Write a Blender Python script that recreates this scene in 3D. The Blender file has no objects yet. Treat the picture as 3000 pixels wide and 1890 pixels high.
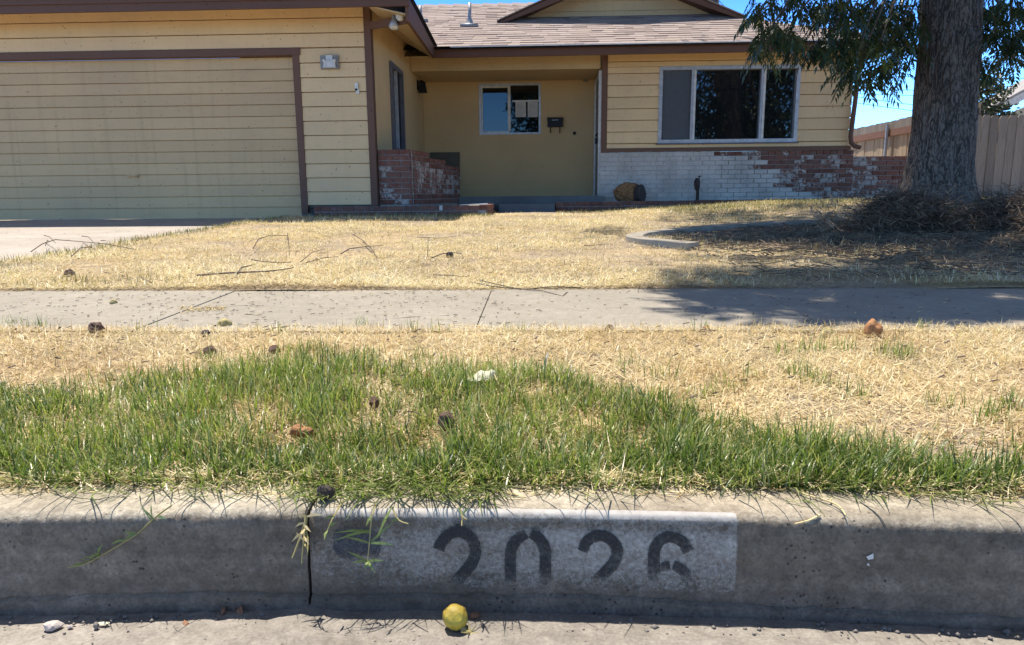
import bpy, math, random
import numpy as np
from mathutils import Matrix, Vector, noise as mnoise

random.seed(7)
rng = np.random.default_rng(7)
SC = bpy.context.scene
COL = SC.collection

# ------------------------------------------------------------------ camera, world, sun, exposure
F_PX = 2050.0
PITCH, YAW, ROLL = math.radians(10.23), math.radians(2.3), math.radians(-0.5)
_f = np.array([-math.sin(YAW) * math.cos(PITCH), math.cos(YAW) * math.cos(PITCH), -math.sin(PITCH)])
_r = np.array([math.cos(YAW), math.sin(YAW), 0.0])
_u = np.cross(_r, _f)
RT = math.cos(ROLL) * _r + math.sin(ROLL) * _u
UP = -math.sin(ROLL) * _r + math.cos(ROLL) * _u
FW = _f
cam_d = bpy.data.cameras.new("camera")
cam = bpy.data.objects.new("camera", cam_d)
COL.objects.link(cam)
cam_d.sensor_fit = 'HORIZONTAL'
cam_d.sensor_width = 36.0
cam_d.lens = 36.0 * F_PX / 3000.0
cam_d.clip_start = 0.05
cam_d.clip_end = 2000.0
cam.matrix_world = Matrix(((RT[0], UP[0], -FW[0], 0), (RT[1], UP[1], -FW[1], 0), (RT[2], UP[2], -FW[2], 0), (0, 0, 0, 1)))
SC.camera = cam

SUN_TO = Vector((0.22, -0.30, -1.0)).normalized()      # the way the sunlight travels
world = bpy.data.worlds.new("World")
SC.world = world
world.use_nodes = True
wn = world.node_tree
sky = wn.nodes.new('ShaderNodeTexSky')
sky.sky_type = 'NISHITA'
sky.sun_disc = False
sky.sun_elevation = math.asin(-SUN_TO.z)
sky.sun_rotation = math.atan2(-SUN_TO.x, -SUN_TO.y)
sky.air_density = 1.0
sky.dust_density = 0.0
sky.ozone_density = 1.5
bg = wn.nodes['Background']
hsv = wn.nodes.new('ShaderNodeHueSaturation')
hsv.inputs['Saturation'].default_value = 1.0
wn.links.new(sky.outputs[0], hsv.inputs['Color'])
# added tint: the band over the horizon is bluer than the sky model's, overhead warmed to cut blue fill, the same all round
geo = wn.nodes.new('ShaderNodeNewGeometry'); sep = wn.nodes.new('ShaderNodeSeparateXYZ')
neg = wn.nodes.new('ShaderNodeMath'); neg.operation = 'MULTIPLY'; neg.inputs[1].default_value = -1.0
crp = wn.nodes.new('ShaderNodeValToRGB'); mulc = wn.nodes.new('ShaderNodeMix'); mulc.data_type = 'RGBA'; mulc.blend_type = 'MULTIPLY'; mulc.inputs[0].default_value = 1.0
scl = wn.nodes.new('ShaderNodeMix'); scl.data_type = 'RGBA'; scl.blend_type = 'MULTIPLY'; scl.inputs[0].default_value = 1.0; scl.inputs[7].default_value = (3, 3, 3, 1)
els = crp.color_ramp.elements
for _ in range(3): els.new(.5)
for e, (pos, c) in zip(els, ((0.0, (.29, .55, .92)), (.12, (.27, .54, .93)), (.28, (.085, .195, .45)), (.6, (.30, .245, .205)), (1.0, (.40, .285, .195)))):
    e.position = pos; e.color = (*c, 1)
wn.links.new(geo.outputs['Incoming'], sep.inputs[0]); wn.links.new(sep.outputs[2], neg.inputs[0]); wn.links.new(neg.outputs[0], crp.inputs[0])
wn.links.new(crp.outputs[0], scl.inputs[6]); wn.links.new(hsv.outputs[0], mulc.inputs[6]); wn.links.new(scl.outputs[2], mulc.inputs[7])
wn.links.new(mulc.outputs[2], bg.inputs[0])
bg.inputs[1].default_value = 0.125
sun_d = bpy.data.lights.new("sun", 'SUN')
sun_d.energy = 5.0
sun_d.angle = math.radians(0.6)
sun_d.color = (1.0, 0.95, 0.87)
sun = bpy.data.objects.new("sun", sun_d)
COL.objects.link(sun)
sun.rotation_euler = SUN_TO.to_track_quat('-Z', 'Y').to_euler()
SC.view_settings.view_transform = 'Standard'
SC.view_settings.look = 'None'
SC.view_settings.exposure = 0.6
SC.view_settings.gamma = 1.0
SC.view_settings.use_curve_mapping = False
SC.render.engine = 'CYCLES'
SC.cycles.max_bounces = 8
SC.cycles.transparent_max_bounces = 12
SC.cycles.use_denoising = True

# ------------------------------------------------------------------ measuring helpers (photo pixels -> points of the place)
def ray(px, py):
    return (px - 1500) / F_PX * RT - (py - 945) / F_PX * UP + FW
def at_y(px, py, Y):
    d = ray(px, py); return d * (Y / d[1])
def at_z(px, py, z):
    d = ray(px, py); return d * (z / d[2])
def sstep(t):
    t = np.clip(t, 0, 1); return t * t * (3 - 2 * t)

KERB_Y, VERGE0, WALK0, WALK1 = 0.905, 1.02, 2.17, 2.98
def bend(X):
    return -0.03 * np.clip(np.abs(np.asarray(X) + .05) / .72, 0, 1.5) ** 2
def gz(X, Y):
    """height of the soil (camera height is 0)"""
    X = np.asarray(X, float); Y = np.asarray(Y, float)
    verge = -0.435 + 0.02 * (Y - VERGE0)
    ze = -0.245 + 0.135 * sstep((X - 0.3) / 3.6)
    lawn = -0.388 + (ze + 0.388) * np.clip((Y - WALK1) / 5.4, 0, 1)
    mound = 0.05 * np.exp(-((X - 4.15) ** 2 + (Y - 7.6) ** 2) / 0.7)
    walk = -0.425 + 0.025 * (Y - WALK0) / (WALK1 - WALK0)
    return np.where(Y < WALK0, verge, np.where(Y < WALK1, walk, lawn + mound))
def hit(px, py):
    """point of the ground under a pixel"""
    d = ray(px, py); t0 = 0.6
    for t in np.arange(0.6, 14, 0.02):
        if d[2] * t < gz(d[0] * t, d[1] * t):
            return d * t
    return d * 13
def zdrive(Y):
    return -0.392 + 0.124 * (np.asarray(Y) - WALK1) / 6.2

# ------------------------------------------------------------------ object helpers
WM = {}
def link(o, parent=None, wm=None):
    COL.objects.link(o)
    WM[o.name] = wm if wm is not None else Matrix.Identity(4)
    if parent is not None:
        o.parent = parent
        o.matrix_parent_inverse = WM[parent.name].inverted()
    return o
def tag(o, label=None, cat=None, group=None, kind=None):
    if label: o['label'] = label
    if cat: o['category'] = cat
    if group: o['group'] = group
    if kind: o['kind'] = kind
    return o
def empty(name, loc, label, cat, group=None):
    o = bpy.data.objects.new(name, None)
    o.empty_display_size = 0.1
    o.location = loc
    link(o, None, Matrix.Translation(Vector(loc)))
    return tag(o, label, cat, group)

class MB:
    def __init__(s): s.v = []; s.f = []; s.m = []
    def add(s, vs, fs, mi=0):
        n = len(s.v); s.v += [tuple(map(float, p)) for p in vs]
        s.f += [tuple(i + n for i in f) for f in fs]; s.m += [mi] * len(fs); return s
    def box(s, x0, x1, y0, y1, z0, z1, mi=0):
        vs = [(x, y, z) for x in (x0, x1) for y in (y0, y1) for z in (z0, z1)]
        return s.add(vs, [(0, 1, 3, 2), (4, 6, 7, 5), (0, 4, 5, 1), (2, 3, 7, 6), (0, 2, 6, 4), (1, 5, 7, 3)], mi)
    def hexa(s, b, t, mi=0):
        """b, t: four bottom and four top points in the same turning order"""
        vs = list(b) + list(t)
        return s.add(vs, [(3, 2, 1, 0), (4, 5, 6, 7), (0, 1, 5, 4), (1, 2, 6, 5), (2, 3, 7, 6), (3, 0, 4, 7)], mi)
    def bar(s, p, q, w, h, up=(0, 0, 1), mi=0):
        """beam from p to q, w wide sideways and h high along up, centred"""
        p = Vector(p); q = Vector(q); d = (q - p).normalized(); u = Vector(up)
        sd = d.cross(u).normalized(); u = sd.cross(d).normalized()
        a = sd * (w / 2); c = u * (h / 2)
        return s.hexa([p - a - c, p + a - c, q + a - c, q - a - c], [p - a + c, p + a + c, q + a + c, q - a + c], mi)
    def tube(s, pts, rs, n=6, mi=0, cap=True):
        pts = [Vector(p) for p in pts]
        if not hasattr(rs, '__len__'): rs = [rs] * len(pts)
        vs = []; prev = None
        for i, p in enumerate(pts):
            d = (pts[min(i + 1, len(pts) - 1)] - pts[max(i - 1, 0)])
            d = d.normalized() if d.length > 1e-9 else Vector((0, 0, 1))
            if prev is None:
                a = d.cross(Vector((0.3, 0.2, 1))) if abs(d.z) < .95 else d.cross(Vector((1, 0.1, 0)))
            else:
                a = prev - d * prev.dot(d)
            a.normalize(); prev = a; b = d.cross(a)
            for k in range(n):
                t = 2 * math.pi * k / n
                vs.append(p + (a * math.cos(t) + b * math.sin(t)) * rs[i])
        fs = []
        for i in range(len(pts) - 1):
            for k in range(n):
                fs.append((i * n + k, i * n + (k + 1) % n, (i + 1) * n + (k + 1) % n, (i + 1) * n + k))
        if cap:
            fs.append(tuple(range(n))[::-1]); fs.append(tuple((len(pts) - 1) * n + k for k in range(n)))
        return s.add(vs, fs, mi)
    def lathe(s, prof, n=16, c=(0, 0, 0), mi=0):
        vs = [(c[0] + r * math.cos(2 * math.pi * k / n), c[1] + r * math.sin(2 * math.pi * k / n), c[2] + z) for r, z in prof for k in range(n)]
        fs = [(i * n + k, i * n + (k + 1) % n, (i + 1) * n + (k + 1) % n, (i + 1) * n + k) for i in range(len(prof) - 1) for k in range(n)]
        return s.add(vs, fs, mi)
    def mesh(s, name, mats, smooth=False, off=None):
        me = bpy.data.meshes.new(name)
        vs = s.v if off is None else [(p[0] - off[0], p[1] - off[1], p[2] - off[2]) for p in s.v]
        me.from_pydata(vs, [], s.f)
        for m in (mats if isinstance(mats, (list, tuple)) else [mats]): me.materials.append(m)
        if max(s.m, default=0) > 0: me.polygons.foreach_set('material_index', s.m)
        if smooth: me.polygons.foreach_set('use_smooth', [True] * len(me.polygons))
        me.update(); return me
    def part(s, name, mats, parent=None, smooth=False):
        o = bpy.data.objects.new(name, s.mesh(name, mats, smooth)); return link(o, parent)
    def thing(s, name, mats, loc, label, cat, group=None, smooth=False):
        o = bpy.data.objects.new(name, s.mesh(name, mats, smooth, off=loc)); o.location = loc
        link(o, None, Matrix.Translation(Vector(loc))); return tag(o, label, cat, group)

def np_mesh(name, V, quads, mats, attrs=None, mi=None, smooth=False):
    me = bpy.data.meshes.new(name)
    V = np.ascontiguousarray(V, dtype=np.float32); Q = np.ascontiguousarray(quads, dtype=np.int32)
    k = Q.shape[1]
    me.vertices.add(len(V)); me.vertices.foreach_set('co', V.ravel())
    me.loops.add(Q.size); me.loops.foreach_set('vertex_index', Q.ravel())
    me.polygons.add(len(Q)); me.polygons.foreach_set('loop_start', np.arange(0, Q.size, k, dtype=np.int32))
    me.polygons.foreach_set('loop_total', np.full(len(Q), k, dtype=np.int32))
    for m in (mats if isinstance(mats, (list, tuple)) else [mats]): me.materials.append(m)
    if mi is not None: me.polygons.foreach_set('material_index', np.asarray(mi, dtype=np.int32))
    for an, av in (attrs or {}).items():
        a = me.attributes.new(an, 'FLOAT', 'POINT'); a.data.foreach_set('value', np.asarray(av, dtype=np.float32))
    if smooth: me.polygons.foreach_set('use_smooth', np.ones(len(Q), dtype=bool))
    me.update(calc_edges=True); me.validate(); return me
def np_obj(name, me, parent=None, kind=None):
    o = bpy.data.objects.new(name, me); link(o, parent)
    if kind: o['kind'] = kind
    return o
def grid(xs, ys, fz):
    X, Y = np.meshgrid(xs, ys); Z = fz(X, Y)
    V = np.stack([X.ravel(), Y.ravel(), Z.ravel()], 1); nx = len(xs)
    i, j = np.meshgrid(np.arange(nx - 1), np.arange(len(ys) - 1)); a = (j * nx + i).ravel()
    return V, np.stack([a, a + 1, a + nx + 1, a + nx], 1)

# ------------------------------------------------------------------ materials
def nodes(name):
    m = bpy.data.materials.new(name); m.use_nodes = True
    t = m.node_tree; return m, t, t.nodes['Principled BSDF']
def N(t, typ, **kw):
    n = t.nodes.new(typ)
    for k, v in kw.items():
        if k.startswith('i_'):
            key = k[2:]; key = int(key) if key.isdigit() else key
            n.inputs[key].default_value = v
        else: setattr(n, k, v)
    return n
def rgb(c): return (c[0], c[1], c[2], 1.0)
def wpos(t, scale=(1, 1, 1), obj=False):
    if obj:
        g = N(t, 'ShaderNodeTexCoord'); src = g.outputs['Object']
    else:
        g = N(t, 'ShaderNodeNewGeometry'); src = g.outputs['Position']
    mp = N(t, 'ShaderNodeMapping'); mp.inputs['Scale'].default_value = scale
    t.links.new(src, mp.inputs[0]); return mp.outputs[0]
def noise(t, vec, scale, detail=4, rough=.55, dist=0.0):
    n = N(t, 'ShaderNodeTexNoise'); n.inputs['Scale'].default_value = scale; n.inputs['Detail'].default_value = detail
    n.inputs['Roughness'].default_value = rough; n.inputs['Distortion'].default_value = dist
    t.links.new(vec, n.inputs['Vector']); return n.outputs['Fac']
def ramp(t, fac, stops, interp='LINEAR'):
    r = N(t, 'ShaderNodeValToRGB'); r.color_ramp.interpolation = interp
    e = r.color_ramp.elements
    while len(e) < len(stops): e.new(0.5)
    for k, (p, c) in enumerate(stops):
        e[k].position = p; e[k].color = rgb(c) if hasattr(c, '__len__') else (c, c, c, 1)
    t.links.new(fac, r.inputs[0]); return r.outputs[0]
def mixc(t, fac, a, b, mode='MIX'):
    m = N(t, 'ShaderNodeMix', data_type='RGBA', blend_type=mode)
    for inp, v in ((m.inputs[0], fac), (m.inputs[6], a), (m.inputs[7], b)):
        if hasattr(v, 'is_linked'): t.links.new(v, inp)
        elif hasattr(v, '__len__'): inp.default_value = rgb(v)
        else: inp.default_value = v
    return m.outputs[2]
def math_(t, op, a, b=None, clamp=False):
    m = N(t, 'ShaderNodeMath', operation=op, use_clamp=clamp)
    for inp, v in ((m.inputs[0], a), (m.inputs[1], b)):
        if v is None: continue
        if hasattr(v, 'is_linked'): t.links.new(v, inp)
        else: inp.default_value = v
    return m.outputs[0]
def bump(t, p, h, strength, dist):
    b = N(t, 'ShaderNodeBump'); b.inputs['Strength'].default_value = strength; b.inputs['Distance'].default_value = dist
    t.links.new(h, b.inputs['Height']); t.links.new(b.outputs[0], p.inputs['Normal']); return b
def setc(t, p, c):
    if hasattr(c, 'is_linked'): t.links.new(c, p.inputs['Base Color'])
    else: p.inputs['Base Color'].default_value = rgb(c)

def simple(name, c, rough=.6, vary=.18, scale=14, bmp=.15, bs=60, metal=0, spec=.4, stretch=(1, 1, 1), per_obj=0.0):
    m, t, p = nodes(name)
    v = wpos(t, stretch)
    n = noise(t, v, scale, 5)
    lo = [x * (1 - vary) for x in c]; hi = [min(1, x * (1 + vary)) for x in c]
    col = ramp(t, n, [(.3, lo), (.7, hi)])
    if per_obj:
        oi = N(t, 'ShaderNodeObjectInfo')
        k = ramp(t, oi.outputs['Random'], [(0, 1 - per_obj), (1, 1 + per_obj * .0 + 0)])
        col = mixc(t, 1.0, col, k, 'MULTIPLY')
    setc(t, p, col)
    p.inputs['Roughness'].default_value = rough; p.inputs['Metallic'].default_value = metal
    p.inputs['Specular IOR Level'].default_value = spec
    if bmp: bump(t, p, noise(t, v, bs, 4), bmp, .004)
    return m

def painted_wood(name, c, dirt, rough=.6, drip=.35):
    """house paint on boards: broad fading, vertical runs, flecks and fine grain"""
    m, t, p = nodes(name)
    v = wpos(t)
    broad = noise(t, v, .9, 3)
    c2 = [c[0] * .86, c[1] * .87, c[2] * .92]
    col = ramp(t, broad, [(.32, c2), (.68, c)])
    runs = noise(t, wpos(t, (7, 7, .35)), 1.6, 4, .6)
    col = mixc(t, math_(t, 'MULTIPLY', ramp(t, runs, [(.52, 0.), (.72, 1.)]), drip), col, [x * .78 for x in c])
    grain = noise(t, wpos(t, (1.2, 1.2, 26)), 6, 3)
    col = mixc(t, .10, col, grain, 'OVERLAY')
    fl = noise(t, v, 34, 2, .5)
    col = mixc(t, ramp(t, fl, [(.70, 0.), (.725, 1.)]), col, dirt)
    col = mixc(t, ramp(t, noise(t, wpos(t, (1, 1, 2.5)), 2.6, 6, .7), [(.55, 0.), (.75, .30)]), col, [x * .62 for x in c])
    oi = N(t, 'ShaderNodeObjectInfo')
    col = mixc(t, 1.0, col, ramp(t, oi.outputs['Random'], [(0, .90), (1, 1.)]), 'MULTIPLY')
    setc(t, p, col)
    p.inputs['Roughness'].default_value = rough; p.inputs['Specular IOR Level'].default_value = .3
    bump(t, p, grain, .12, .003)
    return m

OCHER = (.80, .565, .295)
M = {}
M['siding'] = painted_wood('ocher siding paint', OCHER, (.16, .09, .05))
M['door_paint'] = painted_wood('faded ocher door paint', (.66, .45, .225), (.2, .13, .06), drip=.8)
M['stucco'] = None
def stucco(name, c):
    m, t, p = nodes(name)
    v = wpos(t)
    col = ramp(t, noise(t, v, 1.1, 4), [(.3, [x * .84 for x in c]), (.7, c)])
    col = mixc(t, ramp(t, noise(t, v, 9, 5, .7), [(.6, 0.), (.82, .35)]), col, [x * .6 for x in c])
    setc(t, p, col); p.inputs['Roughness'].default_value = .85
    bump(t, p, noise(t, v, 120, 4, .7), .35, .004); return m
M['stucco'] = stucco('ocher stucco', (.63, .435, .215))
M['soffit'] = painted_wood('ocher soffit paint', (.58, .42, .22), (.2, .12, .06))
M['trim'] = painted_wood('brown trim paint', (.158, .080, .050), (.05, .03, .025))
M['white_trim'] = simple('off white trim', (.62, .60, .55), .5)
M['drip'] = simple('white drip metal', (.85, .84, .80), .35, vary=.1)
M['alu'] = simple('dull aluminium', (.42, .43, .45), .45, metal=.3)
M['dark_alu'] = simple('dark grey aluminium', (.11, .11, .13), .5)
M['black'] = simple('black painted metal', (.010, .010, .011), .55, spec=.3)
M['grey_metal'] = simple('galvanised grey metal', (.36, .37, .38), .45, metal=.5)
M['white_plastic'] = simple('aged white plastic', (.66, .64, .58), .45)
M['grey_plastic'] = simple('grey weathered plastic', (.24, .24, .22), .6)
M['lens'] = simple('frosted lens', (.60, .58, .52), .25)
M['paper'] = simple('notice paper', (.52, .50, .45), .8, vary=.05)
M['ink'] = simple('grey print', (.30, .29, .28), .8)
M['board'] = simple('dark weathered plywood', (.10, .085, .06), .8, scale=5)

def glass(name, c, rough=.02, spec=.5, ior=1.9):
    m, t, p = nodes(name)
    setc(t, p, c)
    v = wpos(t)
    p.inputs['Roughness'].default_value = rough; p.inputs['IOR'].default_value = ior; p.inputs['Specular IOR Level'].default_value = spec
    bump(t, p, noise(t, v, 1.6, 2), .02, .02); return m
M['glass'] = glass('dark window glass', (.005, .006, .007), ior=1.5)
M['glass_front'] = glass('tinted window glass', (.008, .009, .010), ior=1.75)
M['screen'] = simple('insect screen mesh', (.075, .082, .09), .55, vary=.08)

def concrete(name, c, stain, crack=True, pit=.5, streak=0.0, warm=None, speck=.5, top=None):
    m, t, p = nodes(name)
    v = wpos(t)
    broad = noise(t, v, 1.7, 6, .62)
    col = ramp(t, broad, [(.28, stain), (.62, c), (.8, [min(1, x * 1.08) for x in c])])
    if top:            # paler above the rounded edge, darker on the face, with a noisy border
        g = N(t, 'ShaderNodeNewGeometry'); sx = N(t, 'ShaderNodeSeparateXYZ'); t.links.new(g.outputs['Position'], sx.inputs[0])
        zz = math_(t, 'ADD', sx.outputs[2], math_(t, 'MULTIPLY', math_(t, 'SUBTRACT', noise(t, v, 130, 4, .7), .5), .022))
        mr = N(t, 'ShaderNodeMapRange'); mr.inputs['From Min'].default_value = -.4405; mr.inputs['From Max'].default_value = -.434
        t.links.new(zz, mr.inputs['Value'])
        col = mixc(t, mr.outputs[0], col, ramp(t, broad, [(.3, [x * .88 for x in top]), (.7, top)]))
    fine = noise(t, v, 220, 3, .6)
    col = mixc(t, speck * .5, col, fine, 'OVERLAY')
    mid = noise(t, v, 26, 5, .65)
    col = mixc(t, speck * .6, col, mid, 'OVERLAY')
    col = mixc(t, speck * .45, col, noise(t, v, 75, 4, .7), 'OVERLAY')
    if streak:
        sv = wpos(t, (1.3, 1, 16))
        s = noise(t, sv, 2.2, 5, .6, .4)
        col = mixc(t, math_(t, 'MULTIPLY', ramp(t, s, [(.47, 0.), (.68, 1.)]), streak), col, [x * .42 for x in c])
        col = mixc(t, math_(t, 'MULTIPLY', ramp(t, noise(t, wpos(t, (.6, 1, 5)), 3.1, 4), [(.5, 0.), (.7, 1.)]), streak * .6), col, (c[0] * .9, c[1] * .74, c[2] * .55))
    vor = N(t, 'ShaderNodeTexVoronoi'); vor.inputs['Scale'].default_value = 95; t.links.new(v, vor.inputs['Vector'])
    pits = ramp(t, vor.outputs['Distance'], [(.10, 1.), (.2, 0.)])
    pm = math_(t, 'MULTIPLY', pits, ramp(t, noise(t, v, 14, 3), [(.5, 0.), (.62, 1.)]))
    col = mixc(t, math_(t, 'MULTIPLY', pm, pit), col, [x * .3 for x in c])
    setc(t, p, col); p.inputs['Roughness'].default_value = .88; p.inputs['Specular IOR Level'].default_value = .25
    h = math_(t, 'ADD', math_(t, 'MULTIPLY', fine, .5), math_(t, 'MULTIPLY', mid, .8))
    h = math_(t, 'SUBTRACT', h, pm)
    bump(t, p, h, .8, .003); return m
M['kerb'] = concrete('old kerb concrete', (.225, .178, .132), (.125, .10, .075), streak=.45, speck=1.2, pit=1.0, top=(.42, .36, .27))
M['gutter'] = concrete('gutter concrete', (.30, .265, .225), (.20, .175, .145), pit=.8, speck=.9)
M['walk'] = concrete('sidewalk concrete', (.335, .292, .228), (.265, .23, .178), pit=.35)
M['drive'] = concrete('driveway concrete', (.43, .37, .305), (.33, .28, .225), pit=.3)
M['step'] = concrete('grey step concrete', (.17, .17, .165), (.11, .11, .11), pit=.3)
M['asphalt'] = simple('asphalt', (.055, .054, .052), .9, bs=140, bmp=.5)

def brick_mat(name, kind):
    m, t, p = nodes(name)
    v = wpos(t)
    oi = N(t, 'ShaderNodeObjectInfo')
    red = ramp(t, oi.outputs['Random'], [(0, (.115, .044, .030)), (.35, (.165, .066, .046)), (.7, (.19, .085, .060)), (1, (.14, .072, .056))])
    red = mixc(t, .35, red, noise(t, v, 30, 5), 'OVERLAY')
    chalk = noise(t, v, 17, 5, .7)
    red = mixc(t, ramp(t, chalk, [(.50, 0.), (.8, .5)]), red, (.30, .27, .26))
    white = ramp(t, noise(t, v, 2.3, 5), [(.3, (.40, .365, .33)), (.7, (.60, .55, .49))])
    white = mixc(t, .25, white, noise(t, v, 40, 4), 'OVERLAY')
    field = math_(t, 'ADD', math_(t, 'MULTIPLY', noise(t, v, 6, 7, .72), .6), math_(t, 'MULTIPLY', noise(t, v, 22, 5, .7), .4))
    thr = {'red': .61, 'patchy': .50, 'white': .385}[kind]
    white = mixc(t, ramp(t, noise(t, v, 5, 5, .7), [(.42, 0.), (.75, .55)]), white, (.27, .245, .215))
    col = mixc(t, ramp(t, field, [(thr - .02, 0.), (thr + .03, 1.)]), red, white if kind == 'white' else mixc(t, .4 if kind == 'patchy' else .6, white, (.22, .195, .18)))
    setc(t, p, col); p.inputs['Roughness'].default_value = .85; p.inputs['Specular IOR Level'].default_value = .25
    bump(t, p, noise(t, v, 70, 5, .7), .5, .004); return m
M['brick'] = brick_mat('bare red brick', 'red')
M['brick_white'] = brick_mat('white painted brick', 'white')
M['brick_patchy'] = brick_mat('brick with flaking whitewash', 'patchy')
M['mortar'] = simple('grey mortar', (.30, .27, .245), .9, bs=90, bmp=.5)
M['mortar_white'] = simple('white painted mortar', (.46, .42, .375), .85, bs=60, bmp=.5)

def shingle_mat(name, c):
    m, t, p = nodes(name)
    v = wpos(t)
    oi = N(t, 'ShaderNodeObjectInfo')
    at = N(t, 'ShaderNodeAttribute', attribute_name='tint')
    k = math_(t, 'ADD', at.outputs['Fac'], 0.0)
    col = mixc(t, .35, c, noise(t, v, 160, 3, .7), 'OVERLAY')
    rnd = math_(t, 'FRACT', math_(t, 'ADD', oi.outputs['Random'], k))
    col = mixc(t, 1.0, col, ramp(t, rnd, [(0, (.74, .71, .70)), (.45, (.93, .90, .88)), (.8, (1, 1, 1)), (1, (1, .98, .9))]), 'MULTIPLY')
    setc(t, p, col); p.inputs['Roughness'].default_value = .95; p.inputs['Specular IOR Level'].default_value = .15
    bump(t, p, noise(t, v, 200, 3), .4, .003); return m
M['shingle'] = shingle_mat('asphalt shingle granules', (.375, .305, .272))
M['roof_deck'] = simple('dark roof felt', (.05, .043, .04), .95)

def weathered(name, c, c2, stretch=(30, 30, 1.2), rough=.85):
    m, t, p = nodes(name)
    n = noise(t, wpos(t, stretch), 3, 5, .6)
    col = ramp(t, n, [(.3, c2), (.65, c)])
    oi = N(t, 'ShaderNodeObjectInfo')
    col = mixc(t, 1.0, col, ramp(t, oi.outputs['Random'], [(0, .68), (1, 1.)]), 'MULTIPLY')
    col = mixc(t, ramp(t, noise(t, wpos(t), 26, 2), [(.7, 0.), (.74, .8)]), col, [x * .3 for x in c2])
    setc(t, p, col); p.inputs['Roughness'].default_value = rough
    bump(t, p, n, .4, .004); return m
M['fence_grey'] = weathered('grey weathered fence wood', (.30, .24, .185), (.19, .15, .115))
M['fence_tan'] = weathered('tan fence wood', (.46, .34, .215), (.33, .235, .15))
M['fence_rail'] = weathered('reddish brown rail wood', (.30, .14, .08), (.2, .09, .055), stretch=(2, 2, 30))

def bark_mat():
    m, t, p = nodes('grey furrowed bark')
    v = wpos(t)
    warp = noise(t, v, 5, 3)
    a = noise(t, wpos(t, (1, 1, .20)), 17, 3, .5, .5); b = noise(t, wpos(t, (1, 1, .30)), 38, 4, .6, .4)
    ca = ramp(t, math_(t, 'ABSOLUTE', math_(t, 'SUBTRACT', a, .5)), [(.0, .22), (.04, 1.)])
    cb = ramp(t, math_(t, 'ABSOLUTE', math_(t, 'SUBTRACT', b, .5)), [(.0, .5), (.035, 1.)])
    h = math_(t, 'MULTIPLY', ca, cb)
    plate = ramp(t, noise(t, v, 30, 5, .65), [(.3, (.12, .099, .084)), (.7, (.215, .18, .15))])
    col = mixc(t, h, (.035, .03, .027), plate)
    setc(t, p, col); p.inputs['Roughness'].default_value = .95; p.inputs['Specular IOR Level'].default_value = .15
    bump(t, p, h, .9, .02); return m
M['bark'] = bark_mat()
def leaf_mat(name, stops, trans=.35):
    m, t, p = nodes(name)
    at = N(t, 'ShaderNodeAttribute', attribute_name='tint')
    col = ramp(t, at.outputs['Fac'], stops)
    setc(t, p, col); p.inputs['Roughness'].default_value = .38; p.inputs['Specular IOR Level'].default_value = .5
    tr = N(t, 'ShaderNodeBsdfTranslucent'); t.links.new(mixc(t, 1.0, col, (1.0, 1.15, .5), 'MULTIPLY'), tr.inputs[0])
    mx = N(t, 'ShaderNodeMixShader'); mx.inputs[0].default_value = trans
    t.links.new(p.outputs[0], mx.inputs[1]); t.links.new(tr.outputs[0], mx.inputs[2])
    t.links.new(mx.outputs[0], t.nodes['Material Output'].inputs[0]); return m
M['leaf'] = leaf_mat('walnut leaflets', [(0, (.014, .026, .010)), (.6, (.030, .052, .017)), (.93, (.055, .085, .022)), (1, (.17, .19, .035))], .25)
M['leaf_far'] = leaf_mat('olive grey leaves', [(0, (.05, .06, .035)), (1, (.14, .15, .09))])
M['grass'] = leaf_mat('green grass blades', [(0, (.030, .055, .012)), (.3, (.10, .15, .035)), (.7, (.29, .35, .085)), (.86, (.34, .37, .13)), (1, (.62, .52, .27))], .4)
M['straw'] = leaf_mat('dry straw blades', [(0, (.22, .12, .045)), (.2, (.46, .30, .125)), (.5, (.76, .585, .32)), (1, (.92, .81, .57))], .2)
M['lawn_dry'] = leaf_mat('dead lawn blades', [(0, (.20, .13, .06)), (.2, (.50, .36, .175)), (.5, (.80, .64, .37)), (1, (.93, .83, .60))], .2)
M['lawn_green'] = leaf_mat('sparse lawn edge grass', [(0, (.07, .085, .03)), (.4, (.17, .18, .07)), (.7, (.42, .34, .16)), (1, (.58, .45, .24))], .3)
def soil_mat():
    m, t, p = nodes('dry thatch soil')
    v = wpos(t)
    a = noise(t, v, 55, 6, .7); b = noise(t, v, 2.2, 4)
    col = ramp(t, a, [(.3, (.17, .115, .06)), (.5, (.44, .325, .18)), (.7, (.64, .50, .30))])
    col = mixc(t, ramp(t, b, [(.42, 0.), (.62, .85)]), col, (.30, .235, .17))
    col = mixc(t, ramp(t, noise(t, v, 9, 5, .7), [(.52, 0.), (.66, .7)]), col, (.15, .11, .08))
    setc(t, p, col); p.inputs['Roughness'].default_value = .95
    bump(t, p, a, .8, .01); return m
M['soil'] = soil_mat()
M['twig'] = simple('dry twig bark', (.115, .078, .056), .85)
M['brush'] = simple('dead brush stems', (.125, .088, .06), .9, vary=.5, scale=5)
M['brush_litter'] = simple('brown leaf litter', (.15, .11, .07), .9, vary=.6, scale=9)
M['brush_dry'] = simple('dry brush leaves', (.27, .19, .125), .9)
M['stone'] = simple('pale stone', (.50, .43, .38), .8, scale=30)
M['pebble'] = simple('dusty pebbles', (.22, .19, .16), .85)
M['dry_leaf'] = simple('dry brown leaf', (.27, .13, .065), .7)
M['pale_leaf'] = simple('bleached leaf', (.62, .58, .40), .7)
M['stolon'] = simple('grass runner stem', (.34, .28, .11), .6)
M['runner_leaf'] = simple('runner leaf', (.17, .22, .06), .5)
M['straw_stem'] = simple('straw stem', (.66, .50, .24), .7)
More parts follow.
